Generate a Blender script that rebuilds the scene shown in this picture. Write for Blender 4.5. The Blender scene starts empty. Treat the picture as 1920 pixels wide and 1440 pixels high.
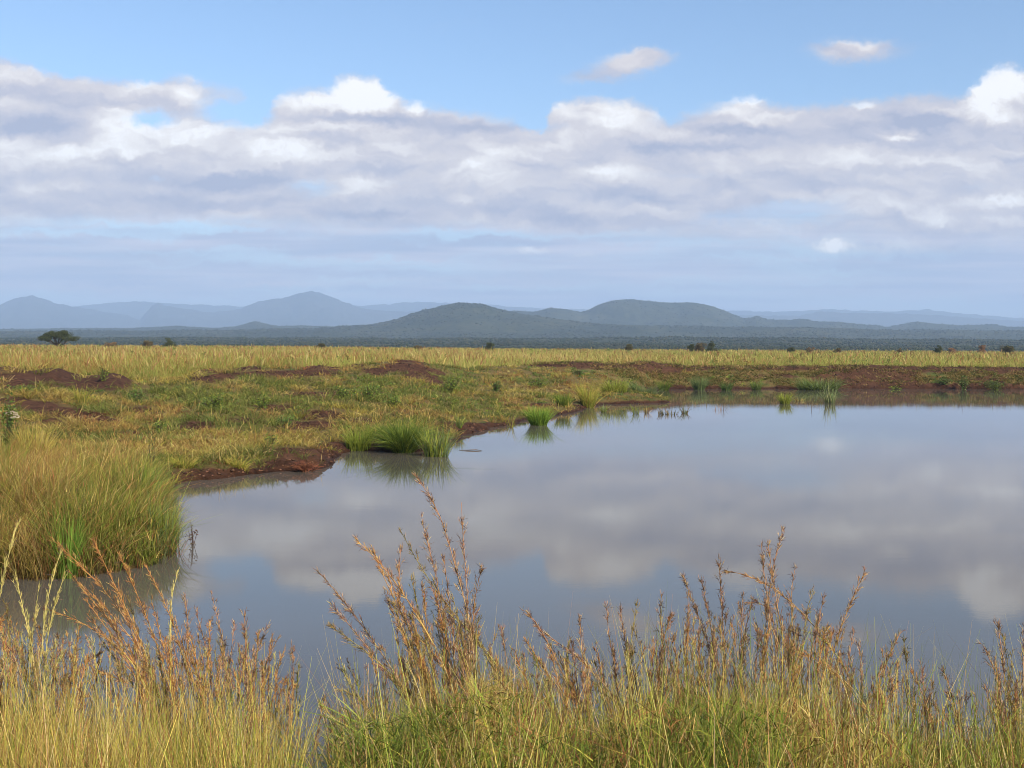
import bpy, math
import numpy as np
from mathutils import Matrix, Vector, Euler

SC = bpy.context.scene
COL = SC.collection
R = math.radians

# ---------------------------------------------------------------- camera
CAM_Z = 4.0
FOC = 2059.0                                   # focal length in photo pixels (1920 wide, 50 deg)
PITCH = math.atan(75.0 / FOC)
ROLL = R(0.30)
cam_data = bpy.data.cameras.new('camera')
cam_data.sensor_width = 36.0
cam_data.lens = 36.0 * FOC / 1920.0
cam_data.clip_start = 0.2
cam_data.clip_end = 90000.0
cam = bpy.data.objects.new('camera', cam_data)
COL.objects.link(cam)
CM = Euler((R(90) - PITCH, 0, 0)).to_matrix() @ Matrix.Rotation(ROLL, 3, 'Z')
cam.matrix_world = Matrix.Translation((0, 0, CAM_Z)) @ CM.to_4x4()
SC.camera = cam
CMN = np.array(CM)

SC.view_settings.view_transform = 'Standard'
SC.view_settings.look = 'None'
SC.view_settings.exposure = 0.72
SC.view_settings.gamma = 1.0
SC.cycles.use_denoising = True
SC.cycles.denoiser = 'OPENIMAGEDENOISE'
SC.cycles.denoising_input_passes = 'RGB_ALBEDO_NORMAL'
SC.cycles.denoising_prefilter = 'ACCURATE'
SC.cycles.filter_width = 0.9
SC.cycles.max_bounces = 6
SC.cycles.diffuse_bounces = 2
SC.cycles.glossy_bounces = 2
SC.cycles.transmission_bounces = 3
SC.cycles.volume_bounces = 1
SC.cycles.transparent_max_bounces = 6
SC.cycles.sample_clamp_indirect = 6.0

# ---------------------------------------------------------------- pixel helpers (photo pixels to world)
def ray(px, py):
    v = CMN @ np.array([px - 960.0, 720.0 - py, -FOC])
    return v / v[1]                            # per metre of depth (y)

def at(px, py, d):
    v = ray(px, py)
    return np.array([v[0] * d, d, CAM_Z + v[2] * d])

def onz(px, py, z=0.0):
    v = ray(px, py)
    return at(px, py, (z - CAM_Z) / v[2])

def project(x, y, z):
    P = np.stack([x, y, z - CAM_Z], -1) @ CMN   # inverse rotation of a row vector
    w = np.maximum(-P[..., 2], 1e-3)
    return 960 + FOC * P[..., 0] / w, 720 - FOC * P[..., 1] / w

def uv_of(px, py):                             # direction chart used by the sky: (x/y, z/y) * 10
    v = ray(px, py)
    return v[0] * 10, v[2] * 10

# ---------------------------------------------------------------- light
SUN_EL, SUN_AZ = R(31), R(142)                 # compass: from +Y clockwise; behind the camera, to the right
sun_dir = Vector((math.sin(SUN_AZ) * math.cos(SUN_EL), math.cos(SUN_AZ) * math.cos(SUN_EL), math.sin(SUN_EL)))
sl = bpy.data.lights.new('sun', 'SUN')
sl.energy = 5.0
sl.angle = R(0.5)
sl.color = (1.0, 0.89, 0.72)
so = bpy.data.objects.new('sun', sl)
so.rotation_euler = (-sun_dir).to_track_quat('-Z', 'Y').to_euler()
COL.objects.link(so)

# ---------------------------------------------------------------- sky: daylight sky with clouds, by direction
world = bpy.data.worlds.new('World')
SC.world = world
world.cycles.sampling_method = 'MANUAL'
world.cycles.sample_map_resolution = 256
world.use_nodes = True
WT = world.node_tree
WT.nodes.clear()

class NT:
    """small helper for building node trees"""
    def __init__(s, tree): s.t = tree
    def n(s, typ, **kw):
        nd = s.t.nodes.new(typ)
        for k, v in kw.items(): setattr(nd, k, v)
        return nd
    def put(s, sock, v):
        if isinstance(v, bpy.types.NodeSocket): s.t.links.new(v, sock)
        elif v is not None: sock.default_value = v
    def m(s, op, a, b=None, c=None, clamp=False):
        nd = s.n('ShaderNodeMath', operation=op, use_clamp=clamp)
        for i, v in enumerate((a, b, c)):
            if v is not None: s.put(nd.inputs[i], v)
        return nd.outputs[0]
    def v(s, op, a, b=None, c=None):
        nd = s.n('ShaderNodeVectorMath', operation=op)
        for i, x in enumerate((a, b, c)):
            if x is not None: s.put(nd.inputs[i], x)
        return nd.outputs['Value'] if op in ('DOT_PRODUCT', 'LENGTH') else nd.outputs[0]
    def noise(s, vec, scale, detail=4, rough=0.55, out=0, dist=0.0):
        nd = s.n('ShaderNodeTexNoise')
        s.put(nd.inputs['Vector'], vec); nd.inputs['Scale'].default_value = scale
        nd.inputs['Detail'].default_value = detail; nd.inputs['Roughness'].default_value = rough
        nd.inputs['Distortion'].default_value = dist
        return nd.outputs[out]
    def smooth(s, x, a, b, o0=0.0, o1=1.0):
        nd = s.n('ShaderNodeMapRange', interpolation_type='SMOOTHSTEP')
        s.put(nd.inputs['Value'], x)
        nd.inputs['From Min'].default_value = a; nd.inputs['From Max'].default_value = b
        nd.inputs['To Min'].default_value = o0; nd.inputs['To Max'].default_value = o1
        return nd.outputs[0]
    def mix(s, f, a, b, blend='MIX'):
        nd = s.n('ShaderNodeMix', data_type='RGBA', blend_type=blend)
        s.put(nd.inputs[0], f); s.put(nd.inputs[6], a); s.put(nd.inputs[7], b)
        return nd.outputs[2]
    def ramp(s, x, stops):
        nd = s.n('ShaderNodeValToRGB')
        s.put(nd.inputs[0], x)
        el = nd.color_ramp.elements
        while len(el) < len(stops): el.new(0.5)
        for e, (p, c) in zip(el, stops):
            e.position = p; e.color = (*c, 1) if len(c) == 3 else c
        return nd.outputs[0]

def lin(r, g, b):
    f = lambda c: (c / 255 / 12.92) if c <= 10.3 else ((c / 255 + 0.055) / 1.055) ** 2.4
    return (f(r), f(g), f(b))

N = NT(WT)
SKY_STRENGTH = 0.104
tc = N.n('ShaderNodeTexCoord')
dvec = tc.outputs['Generated']
sep = N.n('ShaderNodeSeparateXYZ'); N.put(sep.inputs[0], dvec)
yy = N.m('MAXIMUM', N.m('ABSOLUTE', sep.outputs[1]), 0.2)
U = N.m('MULTIPLY', N.m('DIVIDE', sep.outputs[0], yy), 10)
V = N.m('MULTIPLY', N.m('DIVIDE', sep.outputs[2], yy), 10)
cmb = N.n('ShaderNodeCombineXYZ'); N.put(cmb.inputs[0], U); N.put(cmb.inputs[1], V)
P = cmb.outputs[0]
# billowing: two scales of swirl push the chart about before the cloud masses are read from it
w1 = N.v('SUBTRACT', N.noise(N.v('MULTIPLY', P, (1.0, 1.7, 1.0)), 1.6, 3, 0.5, out=1), (0.5, 0.5, 0.5))
w2 = N.v('SUBTRACT', N.noise(N.v('MULTIPLY', P, (1.0, 1.3, 1.0)), 6.5, 5, 0.6, out=1), (0.5, 0.5, 0.5))
PW = N.v('MULTIPLY_ADD', w1, (0.75, 0.34, 0), P)
PW = N.v('MULTIPLY_ADD', w2, (0.26, 0.17, 0), PW)
w3 = N.v('SUBTRACT', N.noise(P, 14.0, 4, 0.6, out=1), (0.5, 0.5, 0.5))
PS = N.v('MULTIPLY_ADD', w2, (0.20, 0.14, 0), P)
PS = N.v('MULTIPLY_ADD', w3, (0.07, 0.06, 0), PS)
PW = N.v('MULTIPLY_ADD', w3, (0.06, 0.04, 0), PW)

def blob_sum(vec, blobs, start=0.0):
    acc = start
    for (x, y, rx, ry, a) in blobs:
        u, v = uv_of(x, y)
        su, sv = FOC / rx / 10, FOC / ry / 10
        q = N.v('MULTIPLY_ADD', vec, (su, sv, 0), (-u * su, -v * sv, 0))
        g = N.m('POWER', 0.3679, N.v('DOT_PRODUCT', q, q))
        acc = N.m('MULTIPLY_ADD', g, a, acc)
    return acc

# upper edge of the cloud bank
top_px = [(-500,150),(0,112),(60,128),(130,148),(280,156),(345,146),(380,160),(455,168),(480,205),(515,190),(560,176),(620,168),(655,152),
          (695,152),(742,187),(800,205),(880,217),(960,228),(1012,243),(1034,202),(1060,192),(1120,190),(1200,200),(1235,208),(1252,232),
          (1290,220),(1370,196),(1402,184),(1450,198),(1550,203),(1640,195),(1720,184),(1800,184),(1838,152),(1880,128),(1925,138),(2400,170)]
fc = N.n('ShaderNodeFloatCurve')
sepw = N.n('ShaderNodeSeparateXYZ'); N.put(sepw.inputs[0], PS)
UMIN, UMAX = -7.5, 7.5
N.put(fc.inputs['Value'], N.m('DIVIDE', N.m('SUBTRACT', sepw.outputs[0], UMIN), UMAX - UMIN))
pts = [((uv_of(x, y)[0] - UMIN) / (UMAX - UMIN), uv_of(x, y)[1] / 4.0) for x, y in top_px]
cu = fc.mapping.curves[0]
while len(cu.points) < len(pts): cu.points.new(0.5, 0.5)
for p_, (a, b) in zip(cu.points, pts):
    p_.location = (min(max(a, 0), 1), b); p_.handle_type = 'AUTO'
fc.mapping.update()
topV = N.m('MULTIPLY', fc.outputs[0], 4.0)
under = N.m('SUBTRACT', topV, sepw.outputs[1])             # >0 below the edge
soft = N.noise(P, 0.9, 2, 0.5)
bank = N.smooth(under, -0.13, 0.12)
low_fade = N.smooth(V, 0.75, 1.35, 0.0, 1.0)               # the bank thins out lower down
n_big = N.noise(N.v('MULTIPLY', PW, (0.8, 2.6, 1)), 0.9, 6, 0.55)
n_fine = N.noise(N.v('MULTIPLY', PW, (1.0, 2.2, 1)), 2.6, 7, 0.6)
cover = N.m('MULTIPLY', bank, N.m('MULTIPLY_ADD', low_fade, 0.78, 0.12))
gaps = [(285,222,50,18,-.75),(425,208,58,30,-.85),(1010,235,60,12,-.4),(1330,330,120,12,-.3),(740,345,60,12,-.25),(480,215,30,30,-.5),(585,352,60,28,-.6),(290,336,30,8,-.5),(640,400,40,14,-.3),
        (1490,392,110,24,-.75),(1350,405,60,14,-.4),(330,430,330,26,-.35),(860,445,180,22,-.3),(1260,455,90,16,-.2),(1010,290,30,8,-.2),
        (1230,232,18,20,-.25),(1830,350,60,12,-.3)]
adds = [(1215,106,50,18,.8),(1165,126,55,16,.6),(1100,145,60,12,.45),(1010,155,60,10,.16),(1590,97,80,23,.75),(1640,92,40,12,.15),
        (380,368,150,20,.4),(150,345,160,22,.35),(520,300,120,20,.3),(720,400,80,9,.55),(800,375,140,22,.35),(1090,410,120,22,.45),
        (1180,380,120,24,.3),(1760,415,120,24,.35),(1880,380,70,18,.4),(1560,462,32,12,.5),(1000,470,40,8,.3),(1090,482,38,7,.3),
        (250,385,200,8,.25),(450,422,60,4,.25),(1700,465,150,12,.25),(40,352,80,12,.3)]
cover = blob_sum(PS, gaps + adds, cover)
cover = N.m('ADD', cover, N.m('MULTIPLY', N.m('SUBTRACT', n_big, 0.5), 0.85))
cover = N.m('ADD', cover, N.m('MULTIPLY', N.m('SUBTRACT', n_fine, 0.5), 0.26))
alpha = N.smooth(cover, 0.10, 0.74)
# streaks of thin cloud low over the hills
PSt = N.v('MULTIPLY', PW, (0.28, 4.2, 1))
streak = N.noise(PSt, 1.0, 6, 0.55)
streak_band = N.m('MULTIPLY', N.smooth(V, 1.6, 1.0), N.smooth(streak, 0.30, 0.56))
# brightness of the cloud: masses, crowns lit by the sun, undersides in their own shade
bright = [(675,178,62,30,.95),(655,165,30,20,.3),(700,185,30,18,.3),(560,190,55,16,.5),(779,202,14,16,.7),(230,238,60,34,.55),(365,245,60,28,.4),
          (530,268,75,30,.5),(350,170,28,24,.45),(262,160,42,20,.3),(100,288,140,24,.3),(320,290,170,20,.25),(925,312,55,28,.32),(670,357,34,18,.4),
          (870,370,34,14,.35),(1150,214,52,30,.5),(1060,204,30,14,.45),(1235,212,16,20,.3),(1402,186,36,10,.8),(1370,208,70,12,.45),
          (1140,322,44,10,.45),(1622,199,24,6,.6),(1690,258,30,6,.5),(1885,152,44,32,.9),(1842,186,30,26,.7),(1870,222,60,16,.4),
          (1885,375,60,12,.55),(1760,415,40,14,.45),(1562,462,30,12,.7),(1000,470,34,9,.4),(1090,480,34,8,.4),(1225,104,45,16,.1),
          (1590,92,70,18,.08),(60,140,90,24,.1),(760,300,150,16,.15),(1000,250,60,12,.2),(1560,300,200,14,.12),(1820,300,90,14,.15)]
dark = [(70,236,90,24,-.42),(120,190,100,18,-.12),(400,345,140,18,-.5),(180,328,150,14,-.25),(310,380,140,14,-.25),(690,222,100,12,-.3),
        (860,228,90,16,-.22),(700,403,90,9,-.45),(770,382,120,16,-.25),(1330,240,60,10,-.3),(1280,275,110,10,-.35),(1430,245,90,12,-.15),
        (1740,240,60,30,-.42),(1640,230,80,22,-.2),(1170,368,90,18,-.32),(1100,412,110,14,-.3),(1500,270,150,10,-.15),(1550,350,160,12,-.15),
        (300,200,70,14,-.15),(960,395,70,12,-.15),(560,225,60,12,-.1)]
bsum = blob_sum(PS, bright + dark, 0.45)
off = N.v('ADD', PW, (0.06, 0.10, 0))
relief = N.m('SUBTRACT', N.noise(N.v('MULTIPLY', PW, (0.7, 2.4, 1)), 1.9, 4, 0.5), N.noise(N.v('MULTIPLY', off, (0.7, 2.4, 1)), 1.9, 4, 0.5))
bsum = N.m('MULTIPLY_ADD', relief, 1.1, bsum)
off2 = N.v('ADD', PS, (0.022, 0.035, 0))
billow = N.m('SUBTRACT', N.noise(PS, 7.0, 4, 0.55), N.noise(off2, 7.0, 4, 0.55))
bsum = N.m('MULTIPLY_ADD', billow, N.m('MULTIPLY', N.smooth(bsum, 0.75, 1.05), 1.3), bsum)
bsum = N.m('MULTIPLY_ADD', N.m('SUBTRACT', n_big, 0.5), -0.55, bsum)
bsum = N.m('MULTIPLY_ADD', N.m('SUBTRACT', n_fine, 0.5), 0.10, bsum, clamp=True)
K = 0.665 / SKY_STRENGTH
sc3 = lambda c, k=1.0: tuple(x * K * k for x in c)
ccol = N.ramp(bsum, [(0.0, lin(172,174,193)), (0.3, lin(199,195,204)), (0.55, lin(223,215,214)), (0.8, lin(252,246,240)), (1.0, (1.10,1.07,1.04))])
ccol = N.v('SCALE', ccol, None); WT.nodes[-1].inputs['Scale'].default_value = K
nish = N.n('ShaderNodeTexSky', sky_type='NISHITA')
nish.sun_disc = False
nish.sun_elevation = SUN_EL
nish.sun_rotation = SUN_AZ
nish.air_density = 1.0; nish.dust_density = 0.6; nish.ozone_density = 2.0
base = nish.outputs[0]
SKY_GAIN = (0.90, 0.96, 1.02)
base = N.v('MULTIPLY', base, SKY_GAIN)
# milky air towards the horizon
milk = N.smooth(V, 2.4, 0.1, 0.0, 0.70)
milk_c = sc3(lin(186,205,229))
base = N.mix(milk, base, (*milk_c, 1))
stcol = N.mix(N.smooth(N.noise(N.v('MULTIPLY', P, (0.35, 7, 1)), 1.3, 4, 0.5), 0.35, 0.7), (*sc3(lin(172,180,206)), 1), (*sc3(lin(218,212,224)), 1))
c1 = N.mix(N.m('MULTIPLY', streak_band, 0.85), base, stcol)
lowline = blob_sum(PS, [(500,534,130,5,.8),(200,541,200,5,.6),(60,533,120,9,.35),(800,526,300,5,.35),(1000,520,300,8,.15),(330,527,160,3,.3)], 0.0)
c1 = N.mix(N.m('MINIMUM', lowline, 0.8), c1, (*sc3(lin(226,217,224)), 1))
fin = N.mix(N.m('MULTIPLY', alpha, 0.93), c1, ccol)
bg = N.n('ShaderNodeBackground')
N.put(bg.inputs[0], fin); bg.inputs[1].default_value = SKY_STRENGTH
wo = N.n('ShaderNodeOutputWorld'); WT.links.new(bg.outputs[0], wo.inputs[0])

# ================================================================ materials
def new_mat(name):
    m = bpy.data.materials.new(name); m.use_nodes = True
    m.node_tree.nodes.clear()
    return m, NT(m.node_tree)

def out_surface(nt, shader):
    o = nt.n('ShaderNodeOutputMaterial'); nt.t.links.new(shader, o.inputs['Surface'])

def principled(nt, color, rough=0.7, spec=0.3, **kw):
    b = nt.n('ShaderNodeBsdfPrincipled')
    nt.put(b.inputs['Base Color'], color if isinstance(color, bpy.types.NodeSocket) else (*color, 1))
    nt.put(b.inputs['Roughness'], rough); nt.put(b.inputs['Specular IOR Level'], spec)
    for k, v in kw.items(): nt.put(b.inputs[k], v)
    return b

def attr(nt, name, out='Color'):
    a = nt.n('ShaderNodeAttribute'); a.attribute_name = name
    return a.outputs[out]

def make_plant_mat(name, trans=0.30, rough=0.55, spec=0.35):
    m, nt = new_mat(name)
    geo = nt.n('ShaderNodeNewGeometry')
    c = attr(nt, 'col')
    v = nt.noise(geo.outputs['Position'], 9.0, 3, 0.6)
    c = nt.mix(nt.smooth(v, 0.3, 0.75), nt.v('MULTIPLY', c, (0.82, 0.84, 0.80)), nt.v('MULTIPLY', c, (1.12, 1.08, 1.02)))
    b = principled(nt, c, rough, spec)
    tr = nt.n('ShaderNodeBsdfTranslucent'); nt.put(tr.inputs[0], nt.v('MULTIPLY', c, (1.0, 1.0, 0.6)))
    mx = nt.n('ShaderNodeMixShader'); mx.inputs[0].default_value = trans
    nt.t.links.new(b.outputs[0], mx.inputs[1]); nt.t.links.new(tr.outputs[0], mx.inputs[2])
    out_surface(nt, mx.outputs[0])
    return m

M_GRASS = make_plant_mat('grass_blades', 0.30, 0.7, 0.12)
M_LEAF = make_plant_mat('herb_leaves', 0.25, 0.65, 0.18)
M_SEED = make_plant_mat('grass_seed', 0.18, 0.6, 0.2)
M_TREE = make_plant_mat('tree_leaves', 0.15, 0.7, 0.2)

def bark_mat():
    m, nt = new_mat('tree_bark')
    tcn = nt.n('ShaderNodeTexCoord')
    c = nt.ramp(nt.noise(nt.v('MULTIPLY', tcn.outputs['Object'], (6, 6, 1.2)), 2, 5), [(0.3, (0.06, 0.045, 0.03)), (0.7, (0.17, 0.13, 0.10))])
    out_surface(nt, principled(nt, c, 0.85, 0.2).outputs[0])
    return m
M_BARK = bark_mat()

# ground: red-brown soil where bare, dry thatch and low green growth elsewhere; 'soil' and 'wet' come from the terrain
def ground_mat():
    m, nt = new_mat('ground_soil')
    geo = nt.n('ShaderNodeNewGeometry'); pos = geo.outputs['Position']
    s = attr(nt, 'soil', 'Fac'); wet = attr(nt, 'wet', 'Fac')
    n1 = nt.noise(pos, 0.55, 5, 0.6); n2 = nt.noise(pos, 4.5, 6, 0.65); n3 = nt.noise(pos, 22, 4, 0.7)
    soil = nt.ramp(n2, [(0.28, (0.016, 0.009, 0.006)), (0.5, (0.066, 0.031, 0.018)), (0.72, (0.15, 0.072, 0.040))])
    soil = nt.mix(nt.smooth(n1, 0.45, 0.65), soil, (0.10, 0.048, 0.028, 1))
    thatch = nt.ramp(n2, [(0.25, (0.075, 0.050, 0.022)), (0.45, (0.16, 0.105, 0.042)), (0.6, (0.13, 0.115, 0.036)), (0.8, (0.29, 0.215, 0.095))])
    thatch = nt.mix(nt.smooth(n1, 0.52, 0.66), thatch, nt.ramp(n3, [(0.3, (0.045, 0.062, 0.018)), (0.7, (0.11, 0.13, 0.035))]))
    f = nt.smooth(nt.m('MULTIPLY_ADD', nt.m('SUBTRACT', n3, 0.5), 0.7, nt.m('MULTIPLY_ADD', nt.m('SUBTRACT', n2, 0.5), 0.6, s)), 0.35, 0.6)
    c = nt.mix(f, thatch, soil)
    c = nt.mix(wet, c, nt.v('MULTIPLY', c, (0.42, 0.38, 0.36)))
    bmp = nt.n('ShaderNodeBump'); bmp.inputs['Strength'].default_value = 1.0; bmp.inputs['Distance'].default_value = 0.12
    nt.put(bmp.inputs['Height'], nt.m('MULTIPLY_ADD', n3, 0.6, n2))
    b = principled(nt, c, nt.m('MULTIPLY_ADD', wet, -0.40, 0.95), 0.10)
    nt.t.links.new(bmp.outputs[0], b.inputs['Normal'])
    out_surface(nt, b.outputs[0])
    return m

def far_mat(name, cols, sc1, sc2):
    m, nt = new_mat(name)
    geo = nt.n('ShaderNodeNewGeometry'); pos = geo.outputs['Position']
    a = nt.noise(pos, sc1, 6, 0.65); b_ = nt.noise(pos, sc2, 5, 0.7)
    c = nt.ramp(nt.m('MULTIPLY_ADD', b_, 0.5, nt.m('MULTIPLY', a, 0.5)), cols)
    out_surface(nt, principled(nt, c, 0.9, 0.1).outputs[0])
    return m

def water_mat():
    m, nt = new_mat('pond_water')
    geo = nt.n('ShaderNodeNewGeometry'); pos = geo.outputs['Position']
    a = nt.noise(nt.v('MULTIPLY', pos, (0.55, 1.6, 1)), 1.3, 4, 0.55)
    b_ = nt.noise(nt.v('MULTIPLY', pos, (2.0, 6.0, 1)), 3.0, 3, 0.6)
    calm = nt.smooth(nt.noise(nt.v('MULTIPLY', pos, (0.06, 0.16, 1)), 1.0, 3, 0.5), 0.35, 0.7)
    h = nt.m('MULTIPLY_ADD', b_, nt.m('MULTIPLY_ADD', calm, 0.12, 0.05), nt.m('MULTIPLY', a, 0.22))
    bmp = nt.n('ShaderNodeBump'); bmp.inputs['Strength'].default_value = 0.05; bmp.inputs['Distance'].default_value = 0.05
    nt.put(bmp.inputs['Height'], h)
    mud = nt.mix(nt.smooth(nt.noise(pos, 0.09, 3, 0.5), 0.35, 0.65), (0.085, 0.076, 0.062, 1), (0.110, 0.096, 0.077, 1))
    b = principled(nt, mud, 0.03, 0.5, IOR=1.333)
    nt.t.links.new(bmp.outputs[0], b.inputs['Normal'])
    out_surface(nt, b.outputs[0])
    return m

# ================================================================ numpy helpers
rng = np.random.default_rng(11)

def _hash(ix, iy, s):
    h = (ix.astype(np.int64) * 374761393 + iy.astype(np.int64) * 668265263 + s * 974634777) & 0xffffffff
    h = ((h ^ (h >> 13)) * 1274126177) & 0xffffffff
    return ((h ^ (h >> 16)) & 0xffff) / 65535.0

def vnoise(x, y, s=0):
    ix, iy = np.floor(x), np.floor(y)
    fx, fy = x - ix, y - iy
    fx = fx * fx * (3 - 2 * fx); fy = fy * fy * (3 - 2 * fy)
    a, b = _hash(ix, iy, s), _hash(ix + 1, iy, s)
    c, d = _hash(ix, iy + 1, s), _hash(ix + 1, iy + 1, s)
    return (a * (1 - fx) + b * fx) * (1 - fy) + (c * (1 - fx) + d * fx) * fy

def fbm(x, y, s=0, o=4, g=0.5):
    t, a, n = 0, 1.0, 0
    for i in range(o):
        t = t + a * vnoise(x * 2 ** i + 17.3 * i, y * 2 ** i - 9.1 * i, s + i); n += a; a *= g
    return t / n

def sstep(x, a, b):
    t = np.clip((x - a) / (b - a), 0, 1)
    return t * t * (3 - 2 * t)

def mesh_np(name, V_, quads=None, tris=None, col=None, floats=None, mat=None, smooth=False):
    me = bpy.data.meshes.new(name)
    nq = 0 if quads is None else len(quads); nt_ = 0 if tris is None else len(tris)
    me.vertices.add(len(V_)); me.vertices.foreach_set('co', np.ascontiguousarray(V_, np.float32).ravel())
    li = np.concatenate([np.asarray(quads).ravel() if nq else np.zeros(0, int), np.asarray(tris).ravel() if nt_ else np.zeros(0, int)]).astype(np.int32)
    me.loops.add(len(li)); me.loops.foreach_set('vertex_index', li)
    ls = np.concatenate([np.arange(nq) * 4, nq * 4 + np.arange(nt_) * 3]).astype(np.int32)
    me.polygons.add(nq + nt_); me.polygons.foreach_set('loop_start', ls)
    if smooth: me.polygons.foreach_set('use_smooth', np.ones(nq + nt_, bool))
    me.update(calc_edges=True)
    if col is not None:
        a = me.color_attributes.new('col', 'FLOAT_COLOR', 'POINT')
        c4 = np.ones((len(V_), 4), np.float32); c4[:, :3] = col
        a.data.foreach_set('color', c4.ravel())
    for k, f in (floats or {}).items():
        a = me.attributes.new(k, 'FLOAT', 'POINT'); a.data.foreach_set('value', np.ascontiguousarray(f, np.float32).ravel())
    if mat: me.materials.append(mat)
    return me

def link(name, me, parent=None, loc=None):
    o = bpy.data.objects.new(name, me); COL.objects.link(o)
    if loc is not None: o.location = tuple(float(v) for v in loc)
    if parent is not None: o.parent = parent
    return o

def tag(o, label=None, cat=None, group=None, kind=None):
    if label: o['label'] = label
    if cat: o['category'] = cat
    if group: o['group'] = group
    if kind: o['kind'] = kind
    return o

class Acc:
    """collects vertices, quads, triangles and colours into one mesh"""
    def __init__(s): s.V, s.Q, s.T, s.C, s.n = [], [], [], [], 0
    def add(s, V_, Q=None, T=None, C=None):
        V_ = np.asarray(V_, float).reshape(-1, 3)
        if Q is not None and len(Q): s.Q.append(np.asarray(Q) + s.n)
        if T is not None and len(T): s.T.append(np.asarray(T) + s.n)
        C = np.asarray(C, float)
        s.C.append(np.broadcast_to(C, (len(V_), 3)) if C.ndim == 1 else C.reshape(-1, 3))
        s.V.append(V_); s.n += len(V_)
    def mesh(s, name, mat, origin=None, smooth=False):
        V_ = np.concatenate(s.V)
        if origin is not None: V_ = V_ - np.asarray(origin)
        return mesh_np(name, V_, np.concatenate(s.Q) if s.Q else None, np.concatenate(s.T) if s.T else None, np.concatenate(s.C), None, mat, smooth)

def ribbons(acc, C, W, col, facing=None):
    """C: (N,K,3) centre lines, W: (N,K) widths, col: (N,K,3)"""
    N_, K_ = C.shape[:2]
    d = C[:, -1] - C[:, 0]
    if facing is None:
        a = rng.uniform(0, 2 * np.pi, N_)
        side = np.stack([np.cos(a), np.sin(a), np.zeros(N_)], -1)
    else: side = facing
    d = d / (np.linalg.norm(d, axis=1, keepdims=True) + 1e-9)
    side = side - d * np.sum(side * d, 1, keepdims=True)
    side /= np.linalg.norm(side, axis=1, keepdims=True) + 1e-9
    off = side[:, None, :] * W[..., None] * 0.5
    V_ = np.stack([C - off, C + off], 2).reshape(-1, 3)
    i = (np.arange(N_)[:, None] * (2 * K_) + 2 * np.arange(K_ - 1)[None, :]).ravel()
    Q = np.stack([i, i + 1, i + 3, i + 2], -1)
    acc.add(V_, Q, None, np.repeat(col.reshape(-1, 3), 2, 0))

def blades(acc, P_, H, W, c0, c1, lean=0.25, bend=0.35, seg=3, az=None, azsd=9.0, facing=None, tipw=0.12):
    """curved grass blades rooted at P_, colour c0 at the root to c1 at the tip"""
    N_ = len(P_)
    H = np.broadcast_to(H, N_); W = np.broadcast_to(W, N_)
    if az is None: a = rng.uniform(0, 2 * np.pi, N_)
    else: a = az + rng.normal(0, azsd, N_)
    l = np.abs(rng.normal(0, 1, N_)) * lean; b = np.abs(rng.normal(0, 1, N_)) * bend
    t = np.linspace(0, 1, seg + 1)[None, :]
    r = H[:, None] * (l[:, None] * t + b[:, None] * t ** 2.2)
    z = H[:, None] * t * (1 - np.clip(0.35 * b[:, None], 0, 0.5) * t)
    C = np.stack([P_[:, None, 0] + np.cos(a)[:, None] * r, P_[:, None, 1] + np.sin(a)[:, None] * r, P_[:, None, 2] + z], -1)
    Wt = W[:, None] * (1 - (1 - tipw) * t ** 1.6)
    c0 = np.broadcast_to(np.asarray(c0), (N_, 3)); c1 = np.broadcast_to(np.asarray(c1), (N_, 3))
    cc = c0[:, None, :] * (1 - t[..., None]) + c1[:, None, :] * t[..., None]
    ribbons(acc, C, Wt, cc, facing)

def pick(pal, n, w=None):
    pal = np.asarray(pal, float); k = rng.choice(len(pal), n, p=None if w is None else np.asarray(w) / np.sum(w))
    return pal[k] * rng.uniform(0.78, 1.22, (n, 1)) * rng.uniform(0.94, 1.06, (n, 3))

# ================================================================ the lie of the land
def xs(tab, i=0): return np.array([t[i] for t in tab], float)

pond_px = [(-700,1095),(-300,1088),(0,1083),(70,1086),(150,1080),(220,1072),(290,1058),(322,1030),(331,990),(318,950),(326,912),(350,903),(420,897),
           (470,890),(520,885),(560,884),(600,880),(626,870),(634,852),(660,846),(700,847),(760,847),(815,845),(845,830),(868,817),
           (900,808),(935,799),(960,797),(975,790),(1010,785),(1042,779),(1080,772),(1100,764),(1135,758),(1180,757),(1225,756),(1256,755),
           (1250,751),(1212,746),(1200,739),(1222,731),(1300,729),(1400,729),(1500,729),(1600,729),(1750,729),(1920,730),(2300,732)]
pond = [onz(x, y)[:2] for x, y in pond_px]
pond += [np.array(p, float) for p in ((95, 60), (70, 20), (30, 9.2), (14, 9.6), (9, 9.9), (5, 9.5), (2.5, 9.7), (0.5, 9.3), (-1.2, 9.0), (-1.9, 8.2), (-2.6, 8.6),
         (-4, 9.3), (-6, 9.6), (-9, 9.9), (-14, 10.5), (-40, 12))]
pond = np.array(pond)

def pond_sdf(x, y):
    """>0 on land, <0 in the pond"""
    x = np.asarray(x, float); y = np.asarray(y, float)
    d2 = np.full(x.shape, 1e12); ins = np.zeros(x.shape, bool)
    A = pond; B = np.roll(pond, -1, 0)
    for (ax, ay), (bx, by) in zip(A, B):
        ex, ey = bx - ax, by - ay
        t = np.clip(((x - ax) * ex + (y - ay) * ey) / (ex * ex + ey * ey + 1e-12), 0, 1)
        d2 = np.minimum(d2, (x - ax - t * ex) ** 2 + (y - ay - t * ey) ** 2)
        c = ((ay > y) != (by > y)) & (x < ex * (y - ay) / (by - ay + 1e-12) + ax)
        ins ^= c
    return np.where(ins, -1, 1) * np.sqrt(d2)

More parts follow.
